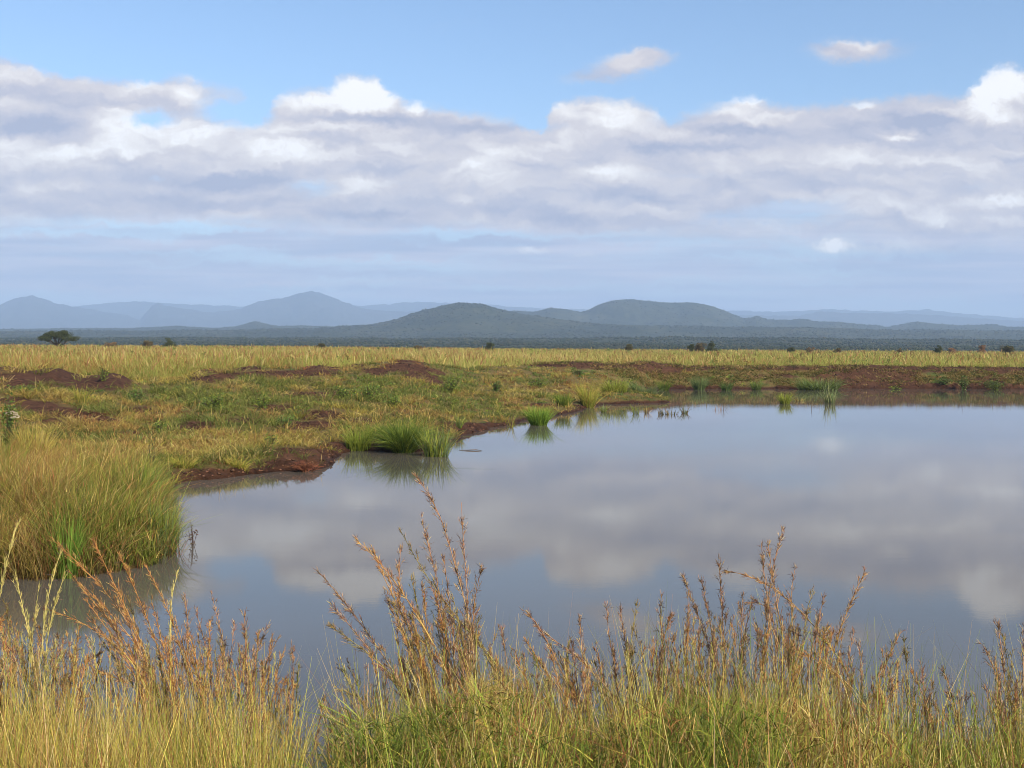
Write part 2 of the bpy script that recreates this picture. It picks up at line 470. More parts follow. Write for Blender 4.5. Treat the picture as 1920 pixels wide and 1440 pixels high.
# crest of the banks: photo x, photo y of the crest, distance
ridge = [(-900,700,56),(0,697,58),(15,695,58),(40,700,58),(62,704,58),(80,700,59),(97,698,59),(115,700,60),(131,707,60),(160,712,61),(184,711,61),(200,709,61),
         (214,708,61),(228,711,62),(245,720,62),(262,721,63),(330,720,64),(350,715,64),(364,706,65),(378,701,66),(396,699,66),(420,701,67),(450,697,68),
         (475,693,69),(500,696,69),(530,698,70),(565,695,71),(600,693,72),(640,697,73),(660,691,75),(700,688,78),(740,681,80),(770,682,81),
         (800,687,83),(830,692,85),(870,696,88),(930,693,92),(1000,689,97),(1040,685,99),(1080,683,101),(1130,686,103),(1165,688,105),(1195,684,106),
         (1215,683,107),(1240,686,107),(1265,690,108),(1320,692,109),(1400,692,109.5),(1530,691,110),(1640,690,110),(1700,692,110),(1920,693,110),(2700,694,111)]
r_az = np.array([ray(x, y)[0] for x, y, d in ridge]); r_d = xs(ridge, 2)
r_z = np.array([at(x, y, d)[2] for x, y, d in ridge])
# where the bank that climbs to the crest starts, by bearing
s_px = [(-900,880),(0,880),(326,905),(420,897),(520,885),(626,870),(700,847),(845,830),(935,799),(1010,785),(1100,764),(1180,745),(1222,731),(1600,729),(1920,730),(2700,732)]
s_az = np.array([ray(x, y)[0] for x, y in s_px]); s_d = np.array([onz(x, y)[1] for x, y in s_px])
PLAIN_Z = 1.0
def plain_z(u): return np.interp(u, [-0.2, 0.05], [1.35, 0.85])

def height(x, y):
    x = np.asarray(x, float); y = np.asarray(y, float)
    u = x / np.maximum(y, 0.5)
    sd = pond_sdf(x, y)
    sd = sd + 0.35 * (fbm(x * 0.9, y * 0.9, 5, 3) - 0.5) * np.clip(y / 20, 0.4, 2)
    Dr, Zr, Ds = np.interp(u, r_az, r_d), np.interp(u, r_az, r_z), np.interp(u, s_az, s_d)
    t = (y - Ds) / (Dr - Ds)
    tc_ = np.clip(t, 0, 1)
    prof = 0.30 * tc_ + 0.55 * tc_ * tc_ * (3 - 2 * tc_)
    crest = np.exp(-((y - Dr) / np.where(y < Dr, 5.5, 3.0)) ** 2)
    bank = (Zr - 0.45) * (0.25 * tc_ + 0.75 * sstep(tc_, 0, 1)) 
    behind = sstep(y, Dr + 0.5, Dr + 7)
    zz = bank * (1 - crest) + Zr * crest
    zz = zz * (1 - behind) + plain_z(u) * behind
    lumps = 0.16 * (fbm(x * 0.45, y * 0.45, 1, 4) - 0.5) * (1 - 0.75 * crest) * (y < Dr + 4)
    fine = (0.06 + 0.20 * sstep(y, 92, 100) * (y < Dr) * 1.8 + 0.10 * (1 - crest) * sstep(y, 30, 34) * (y < Dr)) * (fbm(x * 1.9, y * 2.6, 2, 3) - 0.5)
    lip = 0.12 * (1 - np.exp(-np.clip(sd, 0, None) / 0.35))
    front = y < np.minimum(Ds, 15.0)
    near = (y < 15)
    # the near shore: rises from the water's edge towards the camera
    zn = lip + 0.30 * np.clip(sd, 0, 6) + 0.05 * (fbm(x, y, 4, 3) - 0.5)
    # the low point of land on the left
    zl = lip + 0.10 * np.clip(sd, 0, 3)
    zf = lip + np.where(y > 15, 0.03 * np.clip(sd, 0, 4), 0) + zz * sstep(y, Ds - 2, Ds + 8) + lumps * np.clip(sd, 0, 1) + fine
    land = np.where(near, zn, np.maximum(zl * (1 - sstep(y, Ds - 2, Ds + 8)), 0) + zf)
    under = -0.55 * (1 - np.exp(np.clip(sd, None, 0) / 1.2)) - 0.02
    return np.where(sd > 0, land, under), sd

soil_px = [(60,712,95,15),(112,708,55,14),(175,722,65,13),(222,717,32,12),(25,752,40,8),(60,762,50,9),(105,772,50,8),(150,780,45,7),(190,790,35,6),(95,792,22,8),
           (392,708,38,8),(440,702,30,5),(482,700,30,6),(540,703,40,7),(600,699,34,5),(700,696,28,7),(755,689,42,9),(795,698,42,10),(815,712,22,10),
           (575,800,60,10),(600,778,40,9),(520,765,40,6),(560,850,90,10),(450,893,140,13),(560,872,80,14),(610,862,45,16),(640,835,30,6),(885,797,60,7),(850,806,40,6),
           (262,770,30,6),(370,800,40,8),(240,815,30,5),(460,790,30,5),(680,790,30,6),(590,740,50,5),(850,840,40,5),
           (1060,685,70,5),(1150,688,70,5),(1225,686,50,9),(1250,695,60,5),(1340,690,60,5),(1500,690,80,5),(1620,700,50,14),(1560,705,30,8),(1680,700,50,8),(1740,690,90,5),
           (1860,690,80,4),(1640,716,90,11),(1760,722,90,5),(1900,722,40,4),(1590,718,60,14),(1260,727,45,4),(1350,727,40,4),(1200,756,60,4),(1110,762,30,4),(1460,706,40,4),(1850,712,40,4),(1010,760,30,4)]

def soil_of(x, y, z, sd):
    px, py = project(x, y, z)
    wx = (fbm(x * 0.5, y * 0.5, 31, 3) - 0.5) * 60; wy = (fbm(x * 0.5, y * 0.5, 37, 3) - 0.5) * 14
    s = np.zeros(px.shape)
    for cx, cy, rx, ry in soil_px:
        q = ((px + wx * np.minimum(1, rx / 40) - cx) / rx) ** 2 + ((py + wy * np.minimum(1, ry / 9) - cy) / ry) ** 2
        s = np.maximum(s, np.exp(-q ** 1.6 * 0.62))
    s = np.maximum(s, np.where(y > 26, np.exp(-np.clip(sd, 0, None) / 0.3) * 0.9, 0))
    Dq = np.interp(x / np.maximum(y, .5), r_az, r_d); ins_ = np.zeros(px.shape)
    for a_, b_ in ((-40, 247), (352, 497), (562, 640), (655, 690), (738, 812), (1045, 1335), (1540, 2000)):
        ins_ = np.maximum(ins_, sstep(px, a_, a_ + 10) * (1 - sstep(px, b_ - 10, b_)))
    s = np.maximum(s, ins_ * np.exp(-((y - Dq + .8) / 2.6) ** 2))
    s = s * (y > 15) * (y < 125)
    return np.where(sd <= 0, 1.0, s)

def grid_mesh(az, dist, fn):
    A, D = np.meshgrid(az, dist)
    X = np.tan(A) * D; Y = D
    Z, ex = fn(X, Y)
    V_ = np.stack([X, Y, Z], -1).reshape(-1, 3)
    nr, nc = len(dist), len(az)
    i = (np.arange(nr - 1)[:, None] * nc + np.arange(nc - 1)[None, :]).ravel()
    return V_, np.stack([i, i + 1, i + nc + 1, i + nc], -1), ex

dist = np.concatenate([np.geomspace(2.0, 26, 240, endpoint=False), np.geomspace(26, 118, 330, endpoint=False), np.geomspace(118, 540, 60)])
azs = R(1) * np.concatenate([np.linspace(-52, -30, 60, endpoint=False), np.linspace(-30, 30, 560, endpoint=False), np.linspace(30, 52, 60)])
Vg, Qg, sdg = grid_mesh(azs, dist, height)
soil_g = soil_of(Vg[:, 0], Vg[:, 1], Vg[:, 2], sdg.ravel())
wet_g = np.exp(-np.clip(sdg.ravel(), 0, None) / 0.35)
# lumpy trampled mud where the soil is bare
mudn = fbm(Vg[:, 0] * 3.6, Vg[:, 1] * 3.6, 61, 4, .6)
Vg[:, 2] += np.where(sdg.ravel() > 0, soil_g * (mudn - 0.45) * 0.45 * np.clip(sdg.ravel() / 0.25, 0, 1) * (Vg[:, 2] < 1.1), 0)
# the rest of the sheet, round behind the camera
nb = len(Vg)
backV = np.array([[-700, -400, 1.6], [700, -400, 1.6], [700, 2.0 * 0, 1.6], [-700, 0.0, 1.6]], float)
Vz, _ = height(np.tan(azs) * 2.0, np.full(len(azs), 2.0))
zb = float(np.median(Vz))
ringV = np.array([[-2.6, 2.0, zb], [2.6, 2.0, zb], [-700, 540, PLAIN_Z], [700, 540, PLAIN_Z], [-700, -400, zb], [700, -400, zb]], float)
Vg2 = np.concatenate([Vg, ringV])
left = nb + 0; 
first = 0; last = len(azs) - 1; topl = (len(dist) - 1) * len(azs); topr = topl + last
Tg = np.array([[nb + 4, nb + 5, last], [nb + 4, last, first], [nb + 4, first, topl], [nb + 5, topr, last]])
me = mesh_np('ground', Vg2, Qg, Tg, None, {'soil': np.concatenate([soil_g, np.zeros(6)]), 'wet': np.concatenate([wet_g, np.zeros(6)])}, ground_mat(), True)
tag(link('ground', me), 'red-brown earth banks and grassy plain around the pond', kind='structure')

wv = np.array([[-60, 3.0, 0], [110, 3.0, 0], [110, 112, 0], [-60, 112, 0]], float)
tag(link('water', mesh_np('water', wv, [[0, 1, 2, 3]], None, None, None, water_mat())), 'still muddy pond mirroring the clouds', kind='structure')

def ground_z(x, y):
    return height(x, y)

# ---------------------------------------------------------------- far country
def sky_tab(tab, d):
    u = np.array([ray(x, y)[0] for x, y in tab]); z = np.array([at(x, y, d)[2] for x, y in tab])
    return u, z

N0 = [(-900,640),(0,637),(500,634),(900,636),(1300,634),(1900,638),(2600,638)]
N1 = [(-900,625),(0,622),(400,619),(600,615),(700,607),(745,598),(790,582),(830,573),(860,568),(890,567),(905,570),(930,578),(980,590),(1050,600),(1100,607),(1200,612),(1400,614),(1600,617),(1900,621),(2600,622)]
N2 = [(-900,616),(0,617),(250,616),(330,612),(400,615),(440,613),(455,608),(478,602),(500,608),(520,612),(700,613),(900,600),(960,583),(1005,585),(1035,578),(1060,582),(1090,587),(1105,582),
      (1120,574),(1140,566),(1160,562),(1190,561),(1230,565),(1260,567),(1300,567),(1330,573),(1360,583),(1392,596),(1405,596),(1420,592),(1440,599),(1460,600),(1480,600),(1505,597),
      (1530,603),(1580,604),(1640,610),(1665,614),(1690,608),(1720,602),(1750,606),(1800,611),(1860,609),(1890,613),(1920,614),(2600,618)]
F1 = [(-900,590),(-60,590),(0,572),(40,555),(60,553),(75,558),(100,568),(130,573),(170,580),(240,592),(262,601),(270,590),(285,573),(297,568),(310,574),(330,578),(400,586),(450,580),(480,567),(500,562),
      (530,558),(555,550),(575,546),(592,547),(615,553),(640,565),(670,575),(700,581),(750,584),(800,584),(1000,590),(1300,592),(1380,592),(1500,592),(1540,584),(1600,587),(1700,588),(1800,594),(1920,602),(2600,600)]
F2 = [(-900,575),(100,578),(160,572),(250,565),(350,571),(450,574),(620,576),(700,571),(760,567),(900,571),(1000,578),(1200,584),(1380,583),(1460,585),(1540,580),(1580,580),(1660,584),(1700,583),(1740,580),
      (1790,587),(1850,592),(1920,597),(2600,590)]
ranges = [(2100, N0, 320), (3500, N1, 420), (5000, N2, 520)]
rt = [(d, *sky_tab(t, d), w) for d, t, w in ranges]

def far_height(X, Y):
    u = X / Y
    base = np.interp(Y, [400, 560, 900, 5000, 9000], [PLAIN_Z - 0.8, PLAIN_Z - 2.0, -2.0, 30.0, 20.0])
    Z = base + np.interp(Y, [500, 1500], [0, 3.0]) * (fbm(X / 160, Y / 160, 7, 3) - 0.5)
    for i, (d, ru, rz, w) in enumerate(rt):
        zr = np.interp(u, ru, rz)
        dd = d + 260 * (fbm(u * 9, u * 0 + i, 50 + i, 3) - 0.5)
        sh = np.exp(-np.abs((Y - dd) / w) ** 1.6)
        spur = 1 + 0.55 * (fbm(X / 190, Y / 330, 70 + i, 4) - 0.5) * np.clip(np.abs(Y - dd) / w, 0, 1) * 2
        Z = np.maximum(Z, base + (zr - base) * sh * spur)
    Z = Z + np.interp(Y, [500, 2000], [0.3, 1]) * (9.0 * (fbm(X / 60, Y / 75, 9, 5, .6) - 0.5))
    return Z, np.zeros_like(Z)

azf = R(1) * np.linspace(-45, 45, 1000)
distf = np.concatenate([np.geomspace(530, 2000, 50, endpoint=False), np.geomspace(2000, 5600, 230, endpoint=False), np.geomspace(5600, 9000, 14)])
Vf, Qf, _ = grid_mesh(azf, distf, far_height)
m_hill = far_mat('hill_scrub', [(0.3, (0.010, 0.016, 0.010)), (0.45, (0.022, 0.030, 0.015)), (0.55, (0.042, 0.048, 0.022)), (0.7, (0.08, 0.07, 0.038))], 0.004, 0.035)
tag(link('hills', mesh_np('hills', Vf, Qf, None, None, None, m_hill, True)), 'low wooded hills beyond the grass plain', kind='structure')

def mount(tab, d, w, seed, name, label):
    ru, rz = sky_tab(tab, d)
    def fn(X, Y):
        u = X / Y; zr = np.interp(u, ru, rz)
        dd = d + w * 0.3 * (fbm(u * 14, u * 0, seed, 3) - 0.5)
        t = np.abs((Y - dd) / w)
        sh = np.exp(-t ** 1.4)
        rough = 1 + 0.5 * (fbm(X / (w * .25), Y / (w * .4), seed + 3, 5) - 0.5) * np.clip(t * 2, 0, 1)
        Z = 10 + (zr - 10) * sh * rough + (zr * 0.09) * (fbm(X / (w * .07), Y / (w * .1), seed + 9, 5, .6) - 0.5)
        return Z, np.zeros_like(Z)
    Vm, Qm, _ = grid_mesh(R(1) * np.linspace(-40, 40, 1300), np.linspace(d - 2.6 * w, d + 1.6 * w, 110), fn)
    tag(link(name, mesh_np(name, Vm, Qm, None, None, None, m_mtn, True)), label, kind='structure')
m_mtn = far_mat('mountain_scrub', [(0.35, (0.018, 0.024, 0.018)), (0.65, (0.05, 0.05, 0.04))], 0.0012, 0.008)
mount(F1, 11000, 1100, 80, 'mountains', 'blue mountains fading into haze behind the hills')
mount(F2, 13800, 1300, 90, 'far_mountains', 'faintest pale mountains along the horizon')

# ---------------------------------------------------------------- haze
hz = np.array([[x, y, z] for x in (-24000, 24000) for y in (-3000, 16500) for z in (-20, 640)], float)
hm = mesh_np('haze', hz, [[0, 1, 3, 2], [4, 6, 7, 5], [0, 4, 5, 1], [2, 3, 7, 6], [0, 2, 6, 4], [1, 5, 7, 3]])
mh, nh = new_mat('haze_air')
pv = nh.n('ShaderNodeVolumePrincipled')
pv.inputs['Color'].default_value = (0.48, 0.655, 0.93, 1); pv.inputs['Density'].default_value = 1.25e-4
pv.inputs['Anisotropy'].default_value = 0.0
ho = nh.n('ShaderNodeOutputMaterial'); nh.t.links.new(pv.outputs[0], ho.inputs['Volume'])
hm.materials.append(mh)
tag(link('haze', hm), 'thin bluish haze over the plain', kind='stuff')

# ================================================================ vegetation
def scatter(n, y0, y1, u0, u1, p=0.0):
    """random land points; p=0 spreads them evenly as seen, higher p favours the far part"""
    r = rng.uniform(0, 1, n)
    y = y0 * (y1 / y0) ** (r ** (1.0 / (1.0 + p)))
    x = rng.uniform(u0, u1, n) * y
    z, sd = ground_z(x, y)
    return x, y, z, sd

def around(x, y, k, rad):
    """k points round each clump centre"""
    N_ = len(x); a = rng.uniform(0, 2 * np.pi, (N_, k)); r = np.abs(rng.normal(0, 1, (N_, k))) * np.broadcast_to(rad, N_)[:, None]
    X = (x[:, None] + np.cos(a) * r).ravel(); Y = (y[:, None] + np.sin(a) * r).ravel()
    Z, S = ground_z(X, Y)
    return X, Y, Z, S, np.repeat(np.arange(N_), k), a.ravel()

def leaf_quads(acc, C, size, col, flat=0.5):
    """small pointed leaves, C (N,3)"""
    n = len(C); size = np.broadcast_to(size, n)
    d = rng.normal(0, 1, (n, 3)); d[:, 2] *= flat; d /= np.linalg.norm(d, axis=1, keepdims=True)
    s = np.cross(d, rng.normal(0, 1, (n, 3)) + np.array([0, 0, 0.8])); s /= np.linalg.norm(s, axis=1, keepdims=True) + 1e-9
    a = C - d * size[:, None] * .5; b = C + d * size[:, None] * .5
    V_ = np.stack([a, C + s * size[:, None] * .28, b, C - s * size[:, None] * .28], 1).reshape(-1, 3)
    i = np.arange(n) * 4
    acc.add(V_, np.stack([i, i + 1, i + 2, i + 3], -1), None, np.repeat(col, 4, 0))

def tubes(acc, pts, rad, col, sides=5):
    """one tapering tube along pts"""
    pts = np.asarray(pts, float); K_ = len(pts); rad = np.broadcast_to(rad, K_)
    t = np.gradient(pts, axis=0); t /= np.linalg.norm(t, axis=1, keepdims=True) + 1e-9
    ref = np.array([0.31, 0.92, 0.24]); a = np.cross(t, ref); a /= np.linalg.norm(a, axis=1, keepdims=True) + 1e-9
    b = np.cross(t, a)
    th = np.arange(sides) / sides * 2 * np.pi
    V_ = pts[:, None] + rad[:, None, None] * (a[:, None] * np.cos(th)[None, :, None] + b[:, None] * np.sin(th)[None, :, None])
    i = np.arange(K_ - 1)[:, None] * sides; j = np.arange(sides)[None, :]; j2 = (j + 1) % sides
    Q = np.stack([i + j, i + j2, i + sides + j2, i + sides + j], -1).reshape(-1, 4)
    col = np.asarray(col, float)
    C = np.repeat(col, sides, 0) if col.ndim == 2 else col
    acc.add(V_.reshape(-1, 3), Q, None, C)

STRAW = [(0.52, 0.39, 0.13), (0.43, 0.30, 0.09), (0.60, 0.48, 0.20), (0.34, 0.22, 0.075)]
GOLD = [(0.50, 0.41, 0.09), (0.43, 0.37, 0.07), (0.56, 0.44, 0.12), (0.36, 0.33, 0.06)]
GREEN = [(0.17, 0.23, 0.035), (0.12, 0.18, 0.025), (0.22, 0.27, 0.045), (0.09, 0.13, 0.022)]
LIME = [(0.30, 0.35, 0.055), (0.25, 0.30, 0.04), (0.36, 0.38, 0.08)]
BLUEG = [(0.17, 0.24, 0.09), (0.22, 0.29, 0.12), (0.12, 0.17, 0.06)]
RUST = [(0.30, 0.13, 0.05), (0.38, 0.19, 0.07), (0.24, 0.10, 0.045), (0.42, 0.24, 0.10)]
HERB = [(0.07, 0.13, 0.03), (0.10, 0.18, 0.04), (0.055, 0.10, 0.025), (0.13, 0.20, 0.06)]

def sel(mask, a, b): return np.where(mask[:, None], a, b)

# ---------------------------------------------------------------- the grass plain behind the banks
def build_field():
    acc = Acc()
    n = 330000
    r = rng.uniform(0, 1, n) ** 1.35
    y = 60 * (460 / 60.0) ** r
    u = rng.uniform(-0.62, 0.62, n); x = u * y
    Dr = np.interp(u, r_az, r_d)
    k = y > Dr + 3.0 + rng.uniform(0, 2.5, n); x, y, u = x[k], y[k], u[k]; n = len(x)
    z, _ = ground_z(x, y)
    big = fbm(x / 16, y / 22, 101, 4); med = fbm(x / 4.0, y / 7, 103, 3)
    greener = sstep(u, -0.12, 0.35) * 0.35 + 0.08 + (big - 0.5) * 2.2
    g = rng.uniform(0, 1, n) < np.clip(0.40 + greener, 0.10, 0.92)
    H = (0.85 + 0.6 * fbm(x / 7, y / 9, 107, 3) + 0.5 * (med - 0.5)) * rng.uniform(0.45, 1.2, n)
    tall = rng.uniform(0, 1, n) < 0.05; H = np.where(tall, H * 1.25, H)
    FG = [(0.24, 0.28, 0.06), (0.30, 0.32, 0.07), (0.20, 0.23, 0.05)]; FS = [(0.42, 0.35, 0.12), (0.36, 0.31, 0.10), (0.47, 0.38, 0.17), (0.30, 0.24, 0.08)]
    c0 = sel(g, pick(FG, n), pick(FS, n) * 0.92); c1 = sel(g, pick(FG + FS[:1], n), pick(FS, n)); bt = (0.45 + 1.05 * fbm(x / 6, y / 14, 109, 4))[:, None]; mg = g[:, None] * np.array([.25, .28, .065]) + (~g)[:, None] * np.array([.40, .33, .12]); c0 = (c0 * .5 + mg * .45) * bt; c1 = (c1 * .5 + mg * .5) * bt
    ru = rng.uniform(0, 1, n) < np.clip(0.08 + (med - 0.52) * 1.8 + .10 * (u < -.05), 0.01, 0.6)
    c1 = sel(ru, pick(RUST, n), c1)
    blades(acc, np.stack([x, y, z], -1), H, 0.008 + 0.00027 * y, c0, c1, 0.24, 0.45, 2, tipw=0.45,
           facing=np.stack([np.ones(n), rng.normal(0, .5, n), np.zeros(n)], -1))
    # seed plumes standing over the rest
    n2 = 15000; y = 62 * (450 / 62.0) ** rng.uniform(0, 1, n2); u = rng.uniform(-.6, .6, n2); x = u * y
    k = y > np.interp(u, r_az, r_d) + 4; x, y = x[k], y[k]; n2 = len(x); z, _ = ground_z(x, y)
    H = rng.uniform(1.0, 1.7, n2) * np.where(rng.uniform(0, 1, n2) < .06, 1.3, 1)
    cc = sel(rng.uniform(0, 1, n2) < .4, pick([(0.34, 0.20, 0.09), (0.28, 0.15, 0.07)], n2), pick(FS, n2))
    blades(acc, np.stack([x, y, z + H * .55], -1), H * .45, 0.03 + 0.0006 * y, cc * .9, cc, 0.2, 0.3, 2, tipw=0.3)
    n3 = 1500; y = 66 * (440 / 66.0) ** rng.uniform(0, 1, n3); u = rng.uniform(-.6, .6, n3); x = u * y
    k = (y > np.interp(u, r_az, r_d) + 5) & (fbm(x / 14, y / 20, 113, 3) > .47); x, y = x[k], y[k]; n3 = len(x); z, _ = ground_z(x, y)
    rad = rng.uniform(.4, 1.1, n3); hgt = rng.uniform(.9, 1.7, n3); q = 40
    off = rng.normal(0, 1, (n3, q, 3)); off /= np.linalg.norm(off, axis=2, keepdims=True); off *= rng.uniform(.3, 1, (n3, q, 1))
    Pn = np.stack([x, y, z + hgt * .65], -1)[:, None] + off * np.stack([rad, rad, hgt * .4], -1)[:, None]
    cb = sel(rng.uniform(0, 1, n3) < .5, pick(RUST, n3) * .7, pick(HERB + GREEN, n3))[:, None] * rng.uniform(.7, 1.3, (n3, q, 1))
    leaf_quads(acc, Pn.reshape(-1, 3), np.repeat(.05 + .0009 * y, q) * rng.uniform(.7, 1.4, n3 * q), cb.reshape(-1, 3))
    tag(link('savanna_grass', acc.mesh('savanna_grass', M_GRASS)), 'tall golden and green grass covering the plain behind the banks', 'grass', kind='stuff')
build_field()

def px_blobs(px, py, tab):
    s = np.zeros(px.shape)
    for cx, cy, rx, ry in tab: s = np.maximum(s, np.exp(-(((px - cx) / rx) ** 2 + ((py - cy) / ry) ** 2)))
    return s

herb_px = [(170,735,60,18),(90,725,40,12),(260,742,50,16),(400,750,55,20),(340,735,40,12),(480,750,50,18),(690,722,60,22),(640,735,40,16),(590,715,30,12),(740,745,40,16),(850,712,40,18),(790,735,40,16),
           (500,725,40,12),(560,760,40,12),(300,800,40,10),(540,790,30,12),(880,760,60,14),(50,770,30,12),(430,770,40,12),(60,735,50,8),(1080,700,40,9),(1010,715,40,10),(1350,705,50,7),(1420,716,60,8),
           (1690,705,20,5),(1800,710,60,8),(1870,705,50,8),(1260,700,30,6),(1500,722,60,8),(1180,722,60,9),(1840,722,50,7)]

# ---------------------------------------------------------------- low growth on the banks
def build_bank():
    acc = Acc(); ah = Acc()
    x, y, z, sd = scatter(36000, 25.0, 118, -0.60, 0.60)
    u = x / y; Dr = np.interp(u, r_az, r_d)
    s = soil_of(x, y, z, sd)
    keep = (sd > 0.15) & (y < Dr + 4) & (rng.uniform(0, 1, len(x)) > s * 1.22 - 0.16 + 0.35 * (fbm(x / 1.8, y / 2.6, 167, 3) > .60))
    x, y, z, sd, s = (a[keep] for a in (x, y, z, sd, s))
    px, py = project(x, y, z)
    far = sstep(y, 60, 100)
    gn = fbm(x / 2.6, y / 3.6, 131, 3) + 0.45 * px_blobs(px, py, herb_px) - 0.10 * far * (px > 900)
    sn = fbm(x / 1.3, y / 2.0, 137, 3); rn = fbm(x / 4, y / 6, 141, 3)
    n = len(x)
    cls = np.where(gn + 0.10 * rng.normal(0, 1, len(gn)) > 0.555, 1, 0)                                       # 1 green
    orange = sstep(px, 850, 1050) * (px < 1700) * 0.25
    cls = np.where((cls == 0) & (rng.uniform(0, 1, n) < (rn - 0.36) * 1.9 + orange), 2, cls)   # 2 rusty
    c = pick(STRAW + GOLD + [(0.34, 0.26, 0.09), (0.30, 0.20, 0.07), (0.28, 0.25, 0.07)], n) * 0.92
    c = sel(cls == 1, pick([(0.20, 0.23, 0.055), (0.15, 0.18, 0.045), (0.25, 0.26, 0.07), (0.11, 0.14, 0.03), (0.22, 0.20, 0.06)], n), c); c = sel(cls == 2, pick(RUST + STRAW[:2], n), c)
    k = 13
    X, Y, Z, S, id_, a = around(x, y, k, 0.10 + 0.0022 * y)
    ok = S > 0.04
    X, Y, Z, id_, a = X[ok], Y[ok], Z[ok], id_[ok], a[ok]
    m = len(X)
    hh = (0.08 + 0.36 * sn[id_]) * rng.uniform(0.6, 1.3, m) * np.where(sd[id_] < 1.5, 0.8, 1.0) * (1 - 0.35 * far[id_])
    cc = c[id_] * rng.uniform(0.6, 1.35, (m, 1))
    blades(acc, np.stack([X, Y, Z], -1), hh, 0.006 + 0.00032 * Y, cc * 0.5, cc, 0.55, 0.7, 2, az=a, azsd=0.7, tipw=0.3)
    # the steep far bank: coarse tufts and trampled growth
    x2 = rng.uniform(-.02, .60, 24000); y2 = rng.uniform(96, 113, 24000); x2 = x2 * y2; z2, s2 = ground_z(x2, y2); so2 = soil_of(x2, y2, z2, s2)
    kk = (s2 > .4) & (y2 < np.interp(x2 / y2, r_az, r_d) + 1) & (rng.uniform(0, 1, 24000) > so2 * .95 - .05) & (fbm(x2 / 1.5, y2 / 1.0, 161, 3) > .42)
    x2, y2 = x2[kk], y2[kk]; n2 = len(x2); q2 = pick([(0.34, 0.22, 0.10), (0.27, 0.16, 0.07), (0.40, 0.29, 0.13), (0.20, 0.17, 0.05), (0.22, 0.21, 0.06), (0.10, 0.12, 0.03), (0.07, 0.09, 0.03)], n2)
    X2, Y2, Z2, S2, i2, a2 = around(x2, y2, 9, 0.28); cc2 = q2[i2] * rng.uniform(.6, 1.3, (len(X2), 1))
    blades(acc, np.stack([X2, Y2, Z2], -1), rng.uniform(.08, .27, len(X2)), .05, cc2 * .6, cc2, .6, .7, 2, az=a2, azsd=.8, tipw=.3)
    # scattered taller wisps
    w = rng.choice(n, 2600); hh = rng.uniform(0.3, 0.7, len(w))
    cw = pick(STRAW + LIME[:1] + RUST[:1], len(w))
    blades(acc, np.stack([x[w], y[w], z[w]], -1), hh, 0.006 + 0.0002 * y[w], cw, cw * 1.1, 0.25, 0.4, 3)
    tag(link('bank_grass', acc.mesh('bank_grass', M_GRASS)), 'short tufted straw and green grass covering the earth banks', 'grass', kind='stuff')
    # leafy low herbs, densest in patches
    x, y, z, sd = scatter(16000, 30.0, 114, -0.55, 0.55)
    s = soil_of(x, y, z, sd); px, py = project(x, y, z)
    pr = px_blobs(px, py, herb_px) * 0.85 + (fbm(x / 3, y / 4, 151, 3) - 0.52) * 0.9
    k = (sd > 0.5) & (s < 0.35) & (y < np.interp(x / y, r_az, r_d) + 1) & (rng.uniform(0, 1, len(x)) < pr)
    x, y, z = x[k], y[k], z[k]; n = len(x)
    rad = rng.uniform(0.10, 0.34, n) * (0.8 + 0.004 * y); q = 28
    off = rng.normal(0, 1, (n, q, 3)); off /= np.linalg.norm(off, axis=2, keepdims=True); off *= rng.uniform(0.35, 1, (n, q, 1))
    off[..., 2] = np.abs(off[..., 2]) * 0.85
    Pn = np.stack([x, y, z], -1)[:, None] + off * rad[:, None, None]
    cb = pick(HERB + GREEN[:3], n)[:, None] * rng.uniform(0.7, 1.5, (n, q, 1))
    leaf_quads(ah, Pn.reshape(-1, 3), np.repeat(0.030 + 0.0008 * y, q) * rng.uniform(.7, 1.3, n * q), cb.reshape(-1, 3))
    tag(link('ground_herbs', ah.mesh('ground_herbs', M_LEAF)), 'low leafy green herbs spreading over the banks', 'herbs', kind='stuff')
build_bank()

